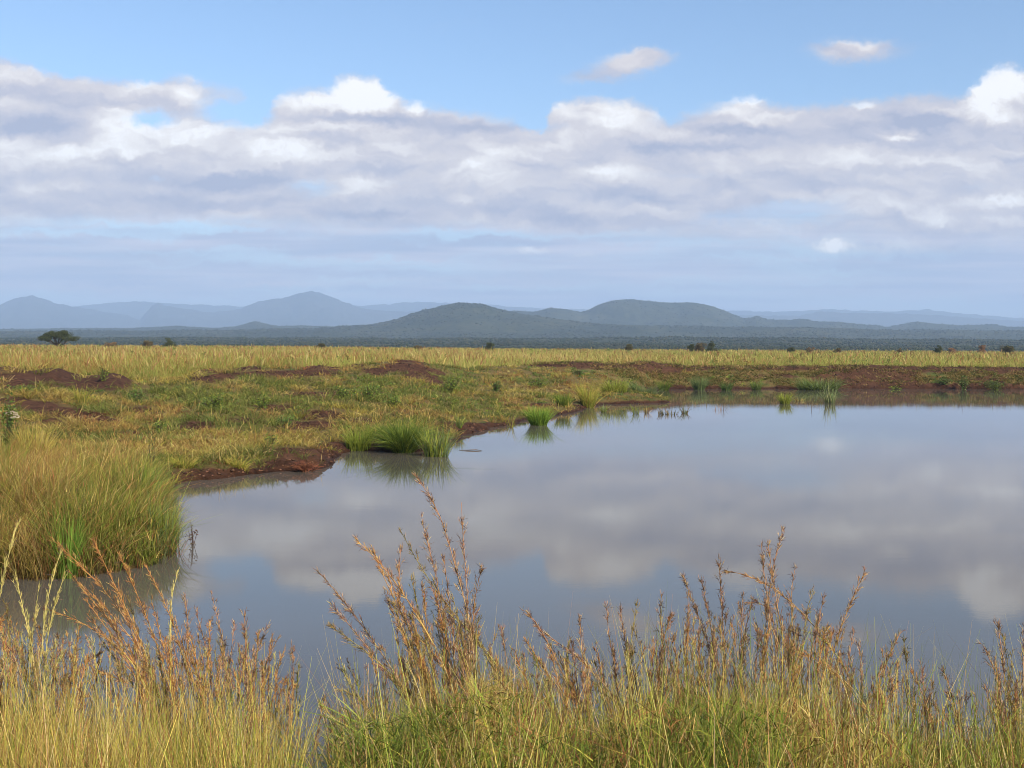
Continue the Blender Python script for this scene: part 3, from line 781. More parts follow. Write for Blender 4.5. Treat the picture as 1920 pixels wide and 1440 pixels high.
# ---------------------------------------------------------------- rank grass on the point of land at the left
def build_point():
    acc = Acc()
    y = rng.uniform(17.5, 33, 16000); x = rng.uniform(-0.66, -0.28, 16000) * y
    z, sd = ground_z(x, y)
    keep = (sd > -0.10) & (rng.uniform(0, 1, len(x)) < 1 - sstep(y, 28, 33) * .75)
    x, y, z, sd = x[keep], y[keep], np.maximum(z[keep], -0.1), sd[keep]
    px, py = project(x, y, z)
    k = px < 316 + rng.normal(0, 11, len(px)) + (fbm(y * 1.3, y * 0, 185, 3) - .5) * 46; x, y, z, sd, px, py = (a[k] for a in (x, y, z, sd, px, py)); n = len(x)
    gp = px_blobs(px, py, [(125,1060,30,60),(260,1010,60,40),(215,1080,50,30),(310,1030,30,40),(170,960,60,30),(270,950,30,40),(20,930,30,40)])
    tanp = px_blobs(px, py, [(60,940,50,50),(20,1060,60,40),(210,930,30,40),(180,1050,30,40)])
    gn = fbm(x / 1.1, y / 1.5, 171, 3) + 0.4 * gp - 0.35 * tanp
    g = gn > 0.455
    rust = (~g) & (fbm(x / 0.9, y / 1.4, 177, 2) > 0.52)
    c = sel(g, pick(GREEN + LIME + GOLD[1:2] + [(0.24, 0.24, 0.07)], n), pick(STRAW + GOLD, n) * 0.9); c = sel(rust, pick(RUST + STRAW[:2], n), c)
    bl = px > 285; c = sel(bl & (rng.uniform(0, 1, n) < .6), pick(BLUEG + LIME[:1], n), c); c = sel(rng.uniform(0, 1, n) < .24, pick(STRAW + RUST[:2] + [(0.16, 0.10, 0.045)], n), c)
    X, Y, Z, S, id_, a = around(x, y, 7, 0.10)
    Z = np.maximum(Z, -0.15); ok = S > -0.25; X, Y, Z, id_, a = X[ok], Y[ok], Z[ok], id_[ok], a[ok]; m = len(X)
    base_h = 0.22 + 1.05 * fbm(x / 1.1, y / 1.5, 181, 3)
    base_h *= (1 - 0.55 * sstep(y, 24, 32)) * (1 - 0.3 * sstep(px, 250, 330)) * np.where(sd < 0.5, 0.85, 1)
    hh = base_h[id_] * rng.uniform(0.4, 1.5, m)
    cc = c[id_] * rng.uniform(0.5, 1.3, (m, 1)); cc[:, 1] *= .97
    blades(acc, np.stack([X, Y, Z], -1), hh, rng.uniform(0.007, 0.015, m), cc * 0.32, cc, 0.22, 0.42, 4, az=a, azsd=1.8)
    q_ = rng.choice(m, 5200); hq = hh[q_]; cq = pick(RUST + STRAW[:2] + [(0.20, 0.12, 0.05)], len(q_))
    blades(acc, np.stack([X[q_], Y[q_], Z[q_] + hq * rng.uniform(.55, .95, len(q_))], -1), rng.uniform(.08, .22, len(q_)), .012, cq, cq, .8, .6, 2)
    # long pale culms
    w = rng.choice(n, 420); hh = rng.uniform(0.9, 1.5, len(w)) * (1 - 0.4 * sstep(y[w], 24, 32)); cw = pick(STRAW + LIME[:1], len(w))
    blades(acc, np.stack([x[w], y[w], z[w]], -1), hh, 0.012, cw, cw * 1.1, 0.3, 0.35, 5, az=0.6, azsd=0.9)
    tag(link('shore_grass', acc.mesh('shore_grass', M_GRASS)), 'rank green and straw grass on the point of land at the pond edge', 'grass', kind='stuff')
build_point()

# ---------------------------------------------------------------- grass at the near shore
fg_top = [(-900,1300),(0,1285),(60,1270),(110,1290),(200,1335),(260,1345),(330,1310),(400,1320),(470,1330),(530,1370),(556,1405),(575,1450),(612,1450),(628,1372),(660,1335),(720,1325),(760,1300),(830,1270),
          (900,1265),(950,1280),(1000,1310),(1060,1345),(1110,1340),(1160,1310),(1240,1270),(1300,1275),(1400,1290),(1440,1275),(1520,1300),(1600,1330),(1680,1340),(1760,1355),(1830,1375),(1920,1350),(2800,1340)]
def horizon_y(px): return 645.0 + (px - 960) * math.tan(ROLL)

def build_foreground():
    acc = Acc()
    def lay(n, y0, y1, spread, c_fn, wid, exceed=0.06, up=0.0, lean=0.12, bend=0.25, seg=4, u0=-0.62, u1=0.62, hmax=1.5, up2=0):
        y = rng.uniform(y0, y1, n); x = rng.uniform(u0, u1, n) * y
        z, sd = ground_z(x, y); k = sd > 0.02
        x, y, z = x[k], y[k], z[k]; n = len(x)
        px, _ = project(x, y, z + 0.6)
        top = np.interp(px, xs(fg_top), xs(fg_top, 1)) + 30 + rng.normal(0, 1, n) * spread * 0.4 + np.abs(rng.normal(0, 1, n)) * spread + (fbm(x * 2.6, y * 0.4, 191, 3) - .5) * 150 - up
        ex = rng.uniform(0, 1, n) < exceed; gapm = sstep(np.abs(px - 592), 14, 60)
        top = top - ex * rng.uniform(0, 1, n) * (90 + up2) * gapm
        zt = CAM_Z - (top - horizon_y(px)) / FOC * y
        H = (zt - z); k = (H > 0.12) & ((np.abs(px - 594) > 34) | (rng.uniform(0, 1, n) < .05)); H = np.minimum(H, hmax)
        x, y, z, H, px = x[k], y[k], z[k], H[k], px[k]; n = len(x)
        c0, c1 = c_fn(n, px, x, y)
        blades(acc, np.stack([x, y, z], -1), H * 1.05, wid * rng.uniform(0.7, 1.4, n), c0, c1, lean, bend, seg, azsd=9)
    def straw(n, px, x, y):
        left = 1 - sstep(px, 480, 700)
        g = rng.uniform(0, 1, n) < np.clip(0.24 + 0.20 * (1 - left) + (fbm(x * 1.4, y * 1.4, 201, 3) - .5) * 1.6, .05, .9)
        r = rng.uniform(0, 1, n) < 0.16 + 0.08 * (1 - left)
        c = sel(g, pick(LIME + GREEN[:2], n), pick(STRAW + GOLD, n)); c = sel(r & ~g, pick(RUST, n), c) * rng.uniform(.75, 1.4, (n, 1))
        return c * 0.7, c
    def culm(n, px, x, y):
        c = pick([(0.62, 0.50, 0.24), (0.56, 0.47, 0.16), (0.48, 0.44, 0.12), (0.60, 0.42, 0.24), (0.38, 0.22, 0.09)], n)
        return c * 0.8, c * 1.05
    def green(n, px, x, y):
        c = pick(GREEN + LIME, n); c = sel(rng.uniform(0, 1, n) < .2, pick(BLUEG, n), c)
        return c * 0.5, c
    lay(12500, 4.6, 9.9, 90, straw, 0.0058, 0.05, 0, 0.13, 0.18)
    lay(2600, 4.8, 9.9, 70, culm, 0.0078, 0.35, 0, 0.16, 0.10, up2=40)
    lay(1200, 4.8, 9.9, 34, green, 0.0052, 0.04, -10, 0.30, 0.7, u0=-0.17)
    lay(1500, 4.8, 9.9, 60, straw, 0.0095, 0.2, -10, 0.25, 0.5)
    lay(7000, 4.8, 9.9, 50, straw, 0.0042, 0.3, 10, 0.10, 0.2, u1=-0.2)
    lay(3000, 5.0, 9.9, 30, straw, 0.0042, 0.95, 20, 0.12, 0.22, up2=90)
    # fine leafy sprigs among the green grass
    n = 30000; y = rng.uniform(5.0, 9.9, n); x = rng.uniform(-0.17, 0.6, n) * y; z, sd = ground_z(x, y); k = sd > 0.05; x, y, z = x[k], y[k], z[k]; n = len(x)
    px, _ = project(x, y, z); top = np.interp(px, xs(fg_top), xs(fg_top, 1)) + 20 + (fbm(x * 2.4, y * .6, 193, 3) - .5) * 190 + 25 + rng.uniform(0, 1, n) ** 1.3 * 150
    zt = CAM_Z - (top - horizon_y(px)) / FOC * y; k = (zt > z + 0.05) & (zt < z + 1.2); x, y, zt = x[k], y[k], zt[k]; n = len(x)
    c = sel(fbm(x * 1.6, y * 1.6, 197, 3) > 0.56, pick(GREEN + LIME[:2] + [(0.26, 0.25, 0.07)], n), pick(GOLD + STRAW + RUST + RUST[:2], n)) * rng.uniform(.5, 1.3, (n, 1))
    blades(acc, np.stack([x, y, zt - .05], -1), rng.uniform(0.04, 0.15, n), 0.0058, c * .8, c, 0.8, 0.8, 2)
    tag(link('foreground_grass', acc.mesh('foreground_grass', M_GRASS)), 'dense straw and green grass along the near shore', 'grass', kind='stuff')
build_foreground()

# ---------------------------------------------------------------- seeding stalks
def smooth_path(P_, k=16):
    P_ = np.asarray(P_, float); d = np.concatenate([[0], np.cumsum(np.linalg.norm(np.diff(P_, axis=0), axis=1))])
    t = np.linspace(0, d[-1], k); Q = np.stack([np.interp(t, d, P_[:, i]) for i in range(P_.shape[1])], -1)
    for _ in range(2):
        Q[1:-1] = 0.25 * Q[:-2] + 0.5 * Q[1:-1] + 0.25 * Q[2:]
    return Q

def seed_head(acc, C, frac, pal, dens=1.0, spread=1.0, size=1.0):
    """C: tip-first path of the stalk; racemes over the top part"""
    d = np.concatenate([[0], np.cumsum(np.linalg.norm(np.diff(C, axis=0), axis=1))]); L = d[-1] * frac
    n = max(6, int(L / 0.021 * dens)); s = np.sort(rng.uniform(0.0, L, n))
    P_ = np.stack([np.interp(s, d, C[:, i]) for i in range(3)], -1)
    q = np.stack([np.interp(s + 0.02, d, C[:, i]) for i in range(3)], -1)
    T = P_ - q; T /= np.linalg.norm(T, axis=1, keepdims=True) + 1e-9
    rad = rng.normal(0, 1, (n, 3)); rad -= T * np.sum(rad * T, 1, keepdims=True); rad /= np.linalg.norm(rad, axis=1, keepdims=True)
    env = np.interp(s / L, [0, 0.12, 0.6, 1], [0.35, 0.7, 1.0, 0.7])
    bl = rng.uniform(0.03, 0.10, n) * env * size * 1.15
    bd = T * 0.95 + rad * rng.uniform(0.10, 0.46, n)[:, None] * spread; bd /= np.linalg.norm(bd, axis=1, keepdims=True)
    E = P_ + bd * bl[:, None]
    cb = pick(pal, n)
    ribbons(acc, np.stack([P_, E], 1), np.full((n, 2), 0.0022), np.stack([cb, cb], 1), rng.normal(0, 1, (n, 3)))
    k = 7
    t = rng.uniform(0.1, 1.05, (n, k, 1)); S = (P_[:, None] + (E - P_)[:, None] * t).reshape(-1, 3); m = len(S)
    B = np.repeat(bd, k, 0); r2 = rng.normal(0, 1, (m, 3)); r2 -= B * np.sum(r2 * B, 1, keepdims=True); r2 /= np.linalg.norm(r2, axis=1, keepdims=True)
    sd_ = B * rng.uniform(0.6, 1.0, (m, 1)) + r2 * rng.uniform(0.08, 0.5, (m, 1)) * spread; sd_ /= np.linalg.norm(sd_, axis=1, keepdims=True)
    ln = rng.uniform(0.020, 0.046, m) * size
    c = pick(pal, m)
    C3 = np.stack([S, S + sd_ * ln[:, None] * .5, S + sd_ * ln[:, None]], 1)
    ribbons(acc, C3, np.stack([np.full(m, .0014), np.full(m, .0027), np.full(m, .0008)], -1), np.repeat(c[:, None], 3, 1), rng.normal(0, 1, (m, 3)))
    # dark awned spikelets standing out
    w = rng.choice(m, max(4, m // 4)); dd = B[w] * .35 + r2[w] * .9 + rng.normal(0, .25, (len(w), 3)); dd /= np.linalg.norm(dd, axis=1, keepdims=True)
    c = pick([(0.09, 0.06, 0.06), (0.14, 0.08, 0.06), (0.06, 0.045, 0.05)], len(w))
    A_ = S[w]; C3 = np.stack([A_, A_ + dd * .016, A_ + dd * rng.uniform(.028, .045, (len(w), 1)) * size], 1)
    ribbons(acc, C3, np.stack([np.full(len(w), .0014), np.full(len(w), .0026), np.full(len(w), .0007)], -1), np.repeat(c[:, None], 3, 1), rng.normal(0, 1, (len(w), 3)))

PAL_RUST = [(0.40, 0.19, 0.06), (0.48, 0.27, 0.08), (0.32, 0.13, 0.05), (0.56, 0.38, 0.13), (0.26, 0.11, 0.05)]
PAL_MAUVE = [(0.34, 0.17, 0.09), (0.44, 0.27, 0.14), (0.25, 0.11, 0.07), (0.52, 0.37, 0.17), (0.16, 0.08, 0.055)]
PAL_OLIVE = [(0.24, 0.19, 0.06), (0.30, 0.24, 0.08), (0.18, 0.12, 0.05), (0.34, 0.20, 0.08)]
PAL_PALE = [(0.46, 0.38, 0.13), (0.38, 0.36, 0.11), (0.52, 0.42, 0.16)]
PALS = {'r': PAL_RUST, 'm': PAL_MAUVE, 'o': PAL_OLIVE, 'p': PAL_PALE}

def stalk_path(pts, d):
    """photo pixels, tip first; the stalk leans a little in depth too"""
    n = len(pts); P3 = []
    lean = rng.uniform(-0.25, 0.35)
    for i, (x, y) in enumerate(pts):
        P3.append(at(x, y, d + lean * (1 - i / (n - 1))))
    P3 = np.array(P3)
    # carry the last segment on down to the ground
    g = P3[-1] - P3[-2]; g = g / (abs(g[2]) + 1e-6); g[0] *= 0.75; b = P3[-1].copy()
    for _ in range(60):
        zg = float(ground_z(np.array([b[0]]), np.array([b[1]]))[0][0])
        if b[2] <= zg: break
        b = b + g * 0.03; b[1] += (d - b[1]) * 0.05
    b[2] -= 0.03
    return np.vstack([P3, b])

def build_tussock(label, d, stalks, leaf_px, nleaf=500, leafpal=None, lh=0.6):
    sib = []
    for s in stalks:
        for _ in range(1):
            b = s[0][-1]; f = rng.uniform(.5, .85); dx = rng.normal(0, 26)
            pt = [(b[0] + (x - b[0]) * f + dx * (b[1] - y) / (b[1] - s[0][0][1] + 1e-6), b[1] + (y - b[1]) * f) for x, y in s[0][:-1]] + [(b[0] + rng.normal(0, 14), b[1])]
            sib.append((pt, s[1] if rng.uniform() < .7 else 'o', s[2]))
    stalks = stalks + sib
    paths = [stalk_path(s[0], d + rng.uniform(-0.35, 0.35) + (s[3] if len(s) > 3 else 0)) for s in stalks]
    ctr = np.median(np.array([p[-1] for p in paths]), 0)
    root = bpy.data.objects.new('grass_tussock', None); COL.objects.link(root); root.location = tuple(ctr)
    tag(root, label, 'grass tussock', 'seeding grass tussocks on the near shore')
    for (pts, pal, fr, *_), P3 in zip(stalks, paths):
        C = smooth_path(P3, 18)
        a = Acc(); L = np.linspace(0, 1, 18); base = pick([(0.50, 0.40, 0.18), (0.40, 0.36, 0.12), (0.58, 0.44, 0.26), (0.32, 0.33, 0.10)], 1)[0]
        tipc = np.array(PALS[pal][0]) * 1.2
        cc = tipc[None] * (1 - sstep(L, 0.1, 0.5))[:, None] + base[None] * sstep(L, 0.1, 0.5)[:, None]
        tubes(a, C, 0.0014 + 0.0034 * L ** 0.6, cc, 5)
        # a few narrow leaves sheathing the stalk
        m = 3; k = rng.integers(6, 16, m); T = C[k - 1] - C[k]; T /= np.linalg.norm(T, axis=1, keepdims=True)
        dr = T + rng.normal(0, 0.28, (m, 3)); ll = rng.uniform(.18, .42, m)[:, None]
        ribbons(a, np.stack([C[k], C[k] + dr * ll * .5, C[k] + dr * ll - np.array([0, 0, .05])], 1), np.tile([.005, .0045, .001], (m, 1)), np.repeat(pick(GOLD + LIME, m)[:, None], 3, 1))
        so_ = link('stalk', a.mesh('stalk', M_SEED, ctr), root)
        h = Acc(); seed_head(h, C, fr, PALS[pal], 1.15, 1.0 if pal != 'p' else .5, 1.0)
        link('seed_sprays', h.mesh('seed_sprays', M_SEED, ctr), so_)
    # basal leaves
    a = Acc(); px0, px1 = leaf_px; n = nleaf
    y = d + rng.normal(0, 0.35, n); u = np.array([ray(px, 1380)[0] for px in rng.uniform(px0, px1, n)]); x = u * y; z, sd = ground_z(x, y)
    z = np.maximum(z, -0.05)
    px, _ = project(x, y, z + .5); top = np.interp(px, xs(fg_top), xs(fg_top, 1)) - rng.uniform(-110, 45, n)
    H = np.clip(CAM_Z - (top - horizon_y(px)) / FOC * y - z, 0.15, 1.35)
    c = sel(rng.uniform(0, 1, n) < .5, pick(leafpal or LIME[:2] + GOLD + STRAW + RUST[:1], n), pick(GOLD + STRAW, n))
    ctr_az = np.where(x < ctr[0], math.pi, 0)
    blades(a, np.stack([x, y, z], -1), H, rng.uniform(.003, .0065, n), c * .5, c, 0.12, 0.14, 5, az=ctr_az, azsd=0.9)
    link('leaves', a.mesh('leaves', M_GRASS, ctr), root)

T = [
 ('leaning rust-plumed tussock of tall stalks arching over the water beside the grassy point', 7.4, [
  ([(97,1010),(127,1037),(173,1080),(233,1147),(267,1220),(333,1440)],'r',.62), ([(178,1018),(200,1067),(233,1133),(283,1243),(330,1440)],'r',.6),
  ([(128,1067),(160,1117),(207,1160),(253,1227),(320,1440)],'r',.6), ([(225,1043),(253,1103),(287,1187),(317,1277),(350,1440)],'r',.62),
  ([(273,1060),(300,1107),(320,1153),(347,1243),(373,1343),(390,1440)],'r',.55), ([(78,1140),(110,1147),(160,1167),(213,1203),(260,1247),(330,1440)],'r',.5),
  ([(332,1077),(317,1123),(322,1250),(345,1440)],'p',.2), ([(215,1100),(240,1160),(262,1225),(310,1440)],'r',.6), ([(165,1130),(205,1185),(250,1250),(300,1440)],'r',.55),
  ([(285,1130),(300,1190),(318,1260),(350,1440)],'r',.6), ([(240,1120),(262,1200),(282,1280),(300,1440)],'o',.5), ([(310,1200),(318,1250),(330,1330),(340,1440)],'r',.5)], (230, 400), 520),
 ('upright mauve-headed stalks right of the rust-plumed leaning tussock', 7.8, [
  ([(347,1117),(353,1167),(353,1227),(360,1440)],'m',.55), ([(397,1117),(407,1153),(420,1207),(440,1440)],'m',.55), ([(458,1143),(460,1207),(463,1260),(470,1440)],'m',.5),
  ([(367,1147),(383,1193),(395,1270),(410,1440)],'m',.5), ([(500,1173),(490,1210),(467,1250),(480,1440)],'m',.55), ([(510,1190),(503,1243),(505,1440)],'r',.55),
  ([(547,1207),(551,1260),(545,1440)],'m',.5), ([(533,1217),(517,1260),(515,1440)],'r',.4), ([(485,1185),(480,1230),(475,1300),(490,1440)],'r',.6),
  ([(440,1170),(432,1230),(428,1290),(432,1440)],'m',.45), ([(395,1163),(390,1220),(395,1440)],'r',.4), ([(520,1200),(498,1230),(492,1300),(500,1440)],'m',.5),
  ([(560,1255),(556,1300),(552,1440)],'p',.3), ([(330,1165),(345,1220),(372,1300),(400,1440)],'r',.5)], (345, 560), 420),
 ('pale straw tussock with thin greenish seed spikes at the corner nearest the grassy point', 7.2, [
  ([(120,1080),(100,1143),(87,1193),(75,1440)],'p',.4), ([(113,1037),(90,1110),(80,1177),(70,1440)],'p',.25), ([(30,1080),(43,1143),(60,1207),(80,1440)],'p',.3),
  ([(33,980),(20,1027),(3,1087),(-25,1300),(-35,1440)],'p',.25), ([(193,1220),(157,1243),(133,1267),(100,1353),(62,1440)],'r',.5), ([(72,1100),(66,1170),(50,1250),(40,1440)],'p',.3),
  ([(10,1130),(18,1190),(25,1260),(30,1440)],'o',.4), ([(150,1170),(140,1230),(130,1300),(120,1440)],'r',.4), ([(0,1160),(-4,1220),(0,1440)],'r',.4),
  ([(110,1195),(105,1240),(95,1330),(90,1440)],'m',.4), ([(52,1150),(58,1210),(66,1440)],'p',.35)], (-40, 190), 420),
 ('tallest tussock of long rust-brown seed stalks fanning over the middle of the water', 7.0, [
  ([(780,892),(801,907),(828,966),(848,1043),(871,1121),(887,1191),(900,1440)],'m',.62), ([(865,942),(867,997),(871,1047),(877,1113),(885,1440)],'m',.5),
  ([(902,1071),(887,1121),(887,1191),(890,1440)],'m',.3), ([(791,977),(805,1028),(817,1074),(832,1152),(855,1440)],'m',.5),
  ([(749,991),(766,1028),(793,1067),(824,1121),(871,1176),(910,1214),(949,1269),(988,1347),(1030,1440)],'o',.5),
  ([(669,1014),(704,1039),(735,1082),(770,1133),(801,1183),(840,1257),(890,1440)],'r',.6), ([(599,1074),(622,1098),(649,1133),(684,1179),(716,1222),(743,1269),(778,1320),(820,1440)],'m',.55),
  ([(622,1176),(657,1199),(692,1226),(727,1253),(770,1312),(815,1440)],'o',.5), ([(751,1028),(747,1098),(747,1152),(766,1211),(800,1440)],'m',.5),
  ([(832,1043),(840,1113),(848,1152),(860,1440)],'m',.5), ([(700,1035),(720,1085),(752,1150),(790,1220),(850,1440)],'r',.6), ([(754,1230),(757,1255),(775,1330),(790,1440)],'r',.3),
  ([(720,1065),(745,1120),(775,1190),(800,1270),(840,1440)],'r',.6), ([(790,1090),(797,1150),(806,1210),(830,1440)],'r',.6), ([(770,1080),(783,1140),(800,1200),(845,1440)],'o',.6),
  ([(815,1110),(830,1170),(846,1240),(870,1440)],'r',.6), ([(850,1120),(862,1180),(880,1260),(895,1440)],'o',.5), ([(735,1130),(760,1190),(785,1250),(815,1440)],'o',.6),
  ([(609,1312),(599,1347),(583,1440)],'r',.3), ([(634,1292),(677,1304),(720,1380),(730,1440)],'o',.4), ([(640,1245),(660,1290),(700,1440)],'p',.2), ([(895,1160),(890,1230),(905,1440)],'o',.4)], (720, 930), 900),
 ('arching reddish tussock right of the tallest fan of stalks', 7.3, [
  ([(988,1148),(1019,1183),(1042,1238),(1070,1292),(1100,1440)],'m',.6), ([(1007,1176),(1054,1211),(1097,1242),(1157,1310),(1200,1440)],'m',.5),
  ([(988,1203),(1011,1242),(1058,1312),(1110,1440)],'r',.6), ([(939,1180),(949,1222),(965,1440)],'m',.4), ([(1087,1160),(1093,1250),(1100,1440)],'m',.45),
  ([(960,1215),(985,1270),(1010,1340),(1030,1440)],'r',.5), ([(1000,1230),(1030,1290),(1080,1440)],'o',.6), ([(1030,1215),(1045,1270),(1075,1360),(1100,1440)],'r',.6), ([(1065,1210),(1062,1270),(1080,1440)],'p',.3),
  ([(930,1240),(945,1300),(955,1440)],'o',.5)], (950, 1110), 300),
 ('row of short upright reddish-brown seed stalks between the arching tussock and the tall crossed stalks', 7.6, [
  ([(1138,1142),(1140,1193),(1153,1243),(1170,1440)],'m',.55), ([(1163,1142),(1170,1193),(1183,1260),(1200,1440)],'m',.5), ([(1193,1135),(1187,1173),(1180,1233),(1180,1440)],'o',.4),
  ([(1240,1115),(1237,1160),(1243,1210),(1240,1440)],'m',.5), ([(1257,1157),(1240,1207),(1232,1300),(1230,1440)],'r',.5), ([(1280,1075),(1293,1120),(1317,1173),(1340,1243),(1365,1440)],'m',.45),
  ([(1290,1110),(1290,1177),(1287,1260),(1280,1440)],'r',.6), ([(1348,1053),(1352,1120),(1357,1193),(1360,1260),(1365,1440)],'m',.55), ([(1317,1093),(1327,1147),(1340,1210),(1350,1440)],'m',.4),
  ([(1393,1113),(1390,1177),(1390,1243),(1395,1440)],'m',.5), ([(1410,1127),(1400,1167),(1390,1227),(1385,1440)],'m',.55), ([(1262,1190),(1270,1240),(1275,1300),(1280,1440)],'r',.6),
  ([(1225,1200),(1222,1260),(1226,1440)],'r',.5), ([(1310,1190),(1312,1250),(1310,1330),(1308,1440)],'r',.6), ([(1330,1230),(1325,1300),(1330,1440)],'o',.6), ([(1115,1215),(1135,1280),(1160,1440)],'r',.5)], (1120, 1400), 380),
 ('tussock with one long stalk bent over in an arch and crossed by tall upright plumes', 7.1, [
  ([(1470,993),(1460,1007),(1453,1040),(1443,1100),(1437,1160),(1427,1260),(1420,1440)],'m',.45), ([(1427,1015),(1430,1060),(1437,1110),(1447,1193),(1465,1440)],'m',.5),
  ([(1440,1020),(1447,1070),(1457,1137),(1473,1220),(1483,1277),(1500,1440)],'r',.4),
  ([(1350,1068),(1390,1072),(1430,1087),(1470,1113),(1507,1150),(1540,1187),(1573,1233),(1600,1277),(1640,1360),(1683,1440)],'r',.52),
  ([(1490,1068),(1480,1120),(1487,1177),(1500,1440)],'m',.55), ([(1523,1110),(1510,1147),(1507,1200),(1503,1260),(1500,1440)],'o',.55), ([(1545,1117),(1533,1167),(1525,1260),(1525,1440)],'m',.5),
  ([(1400,1130),(1435,1118),(1450,1140),(1455,1220),(1460,1440)],'m',.4), ([(1480,1150),(1478,1200),(1480,1280),(1490,1440)],'m',.5), ([(1440,1180),(1432,1240),(1425,1320),(1420,1440)],'r',.5),
  ([(1530,1170),(1520,1230),(1510,1310),(1510,1440)],'r',.6), ([(1470,1230),(1462,1290),(1460,1440)],'o',.6), ([(1560,1190),(1545,1250),(1535,1320),(1530,1440)],'r',.5)], (1410, 1560), 420),
 ('loose tussock of thin feathery stalks leaning away from the arched stalk', 7.5, [
  ([(1620,1075),(1603,1110),(1587,1150),(1567,1200),(1553,1260),(1540,1440)],'r',.7), ([(1600,1187),(1590,1243),(1580,1440)],'m',.5), ([(1610,1213),(1617,1277),(1620,1440)],'m',.5),
  ([(1688,1187),(1667,1227),(1647,1287),(1625,1440)],'r',.7), ([(1695,1203),(1700,1243),(1702,1293),(1705,1440)],'o',.45), ([(1727,1247),(1733,1293),(1740,1440)],'m',.4),
  ([(1710,1260),(1735,1310),(1765,1440)],'r',.4), ([(1768,1257),(1783,1293),(1797,1353),(1810,1440)],'m',.4), ([(1600,1260),(1590,1320),(1585,1440)],'r',.6),
  ([(1650,1250),(1648,1310),(1655,1440)],'r',.6)], (1560, 1800), 300, LIME + BLUEG),
 ('dense brown-headed tussock standing alone at the far end of the near shore', 7.2, [
  ([(1870,1167),(1877,1210),(1883,1260),(1887,1327),(1890,1440)],'m',.7), ([(1843,1210),(1863,1250),(1877,1297),(1885,1440)],'m',.6), ([(1897,1227),(1900,1293),(1913,1360),(1915,1440)],'o',.6),
  ([(1880,1190),(1890,1240),(1893,1300),(1895,1440)],'o',.65), ([(1865,1230),(1872,1290),(1880,1440)],'r',.6), ([(1922,1170),(1918,1230),(1920,1440)],'m',.5), ([(1905,1280),(1903,1340),(1905,1440)],'r',.6)], (1850, 1960), 200),
]
for lab, d, st, lp, nl, *rest in T: build_tussock(lab, d, st, lp, nl, *(rest[:1]))

def build_loose():
    """thin seeding stems too many and too fine to tell apart"""
    acc = Acc()
    prof = [(-100,1170),(60,1150),(180,1170),(350,1180),(480,1190),(555,1260),(590,1400),(640,1300),(720,1180),(860,1120),(930,1200),(1050,1220),(1150,1200),(1260,1150),(1400,1120),(1500,1130),(1600,1180),(1700,1230),(1800,1290),(1900,1230),(2100,1230)]
    for i in range(640):
        px = rng.uniform(-60, 1990)
        if px > 950 and rng.uniform() < .30: continue
        top = np.interp(px, xs(prof), xs(prof, 1)) + abs(rng.normal(0, 1)) * 75 + 10
        if top > 1400 or abs(px - 592) < 34: continue
        d = rng.uniform(6.2, 9.0); ln = rng.normal(-14, 20) if px < 1150 else rng.normal(0, 16)
        p = [(px + ln, top), (px + ln * .35, top + 70), (px - ln * .2, top + 170), (px - ln * .4, max(1440, top + 300))]
        P3 = stalk_path(p, d); C = smooth_path(P3, 10)
        pal = ['r', 'm', 'o', 'p'][rng.choice(4, p=[.4, .3, .15, .15])]
        cc = pick(GOLD + LIME + STRAW, 1)[0]
        tubes(acc, C, 0.0010 + 0.0020 * np.linspace(0, 1, 10), cc * 1.1, 3)
        seed_head(acc, C, rng.uniform(.15, .32), PALS[pal], .8, .8, .85)
    tag(link('seeding_grass', acc.mesh('seeding_grass', M_SEED)), 'thin seeding grass stems standing loose along the near shore', 'grass', kind='stuff')
build_loose()

# ---------------------------------------------------------------- tufts, reeds and shrubs one can tell apart
def tuft(label, cx, by, w, ty, pal, n=420, name='grass_tuft', cat='grass tuft', group='green tufts along the pond edge', round_=True, z=0.0, bw=None, lean=.45, bend=.55, tips=None, cd=None):
    """photo pixels: centre x, base y, width, top y"""
    c = onz(cx, by, z); d = c[1]; h = (by - ty) / FOC * d; rad = w / FOC * d * 0.5
    g, _ = ground_z(np.array([c[0]]), np.array([c[1]]))
    a_ = rng.uniform(0, 2 * np.pi, n); r = np.sqrt(rng.uniform(0, 1, n)) * rad * (0.55 if round_ else 0.92); lean, bend = (lean * .45, bend * .6) if round_ else (lean, bend)
    x = c[0] + np.cos(a_) * r; y = c[1] + np.sin(a_) * r * (1 if round_ else .5); zz = np.maximum(ground_z(x, y)[0], -0.12)
    col = pick(pal, n); hh = h * rng.uniform(.35, 1.15, n) * (1.0 if round_ else rng.uniform(.6, 1, n)); col = col * rng.uniform(.6, 1.35, (n, 1))
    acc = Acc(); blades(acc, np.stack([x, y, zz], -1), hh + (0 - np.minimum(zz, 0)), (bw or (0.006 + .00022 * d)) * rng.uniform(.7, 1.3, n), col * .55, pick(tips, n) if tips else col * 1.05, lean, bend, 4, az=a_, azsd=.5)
    o = link(name, acc.mesh(name, M_GRASS, c), None, c)
    tag(o, label, cat, group)
    return o

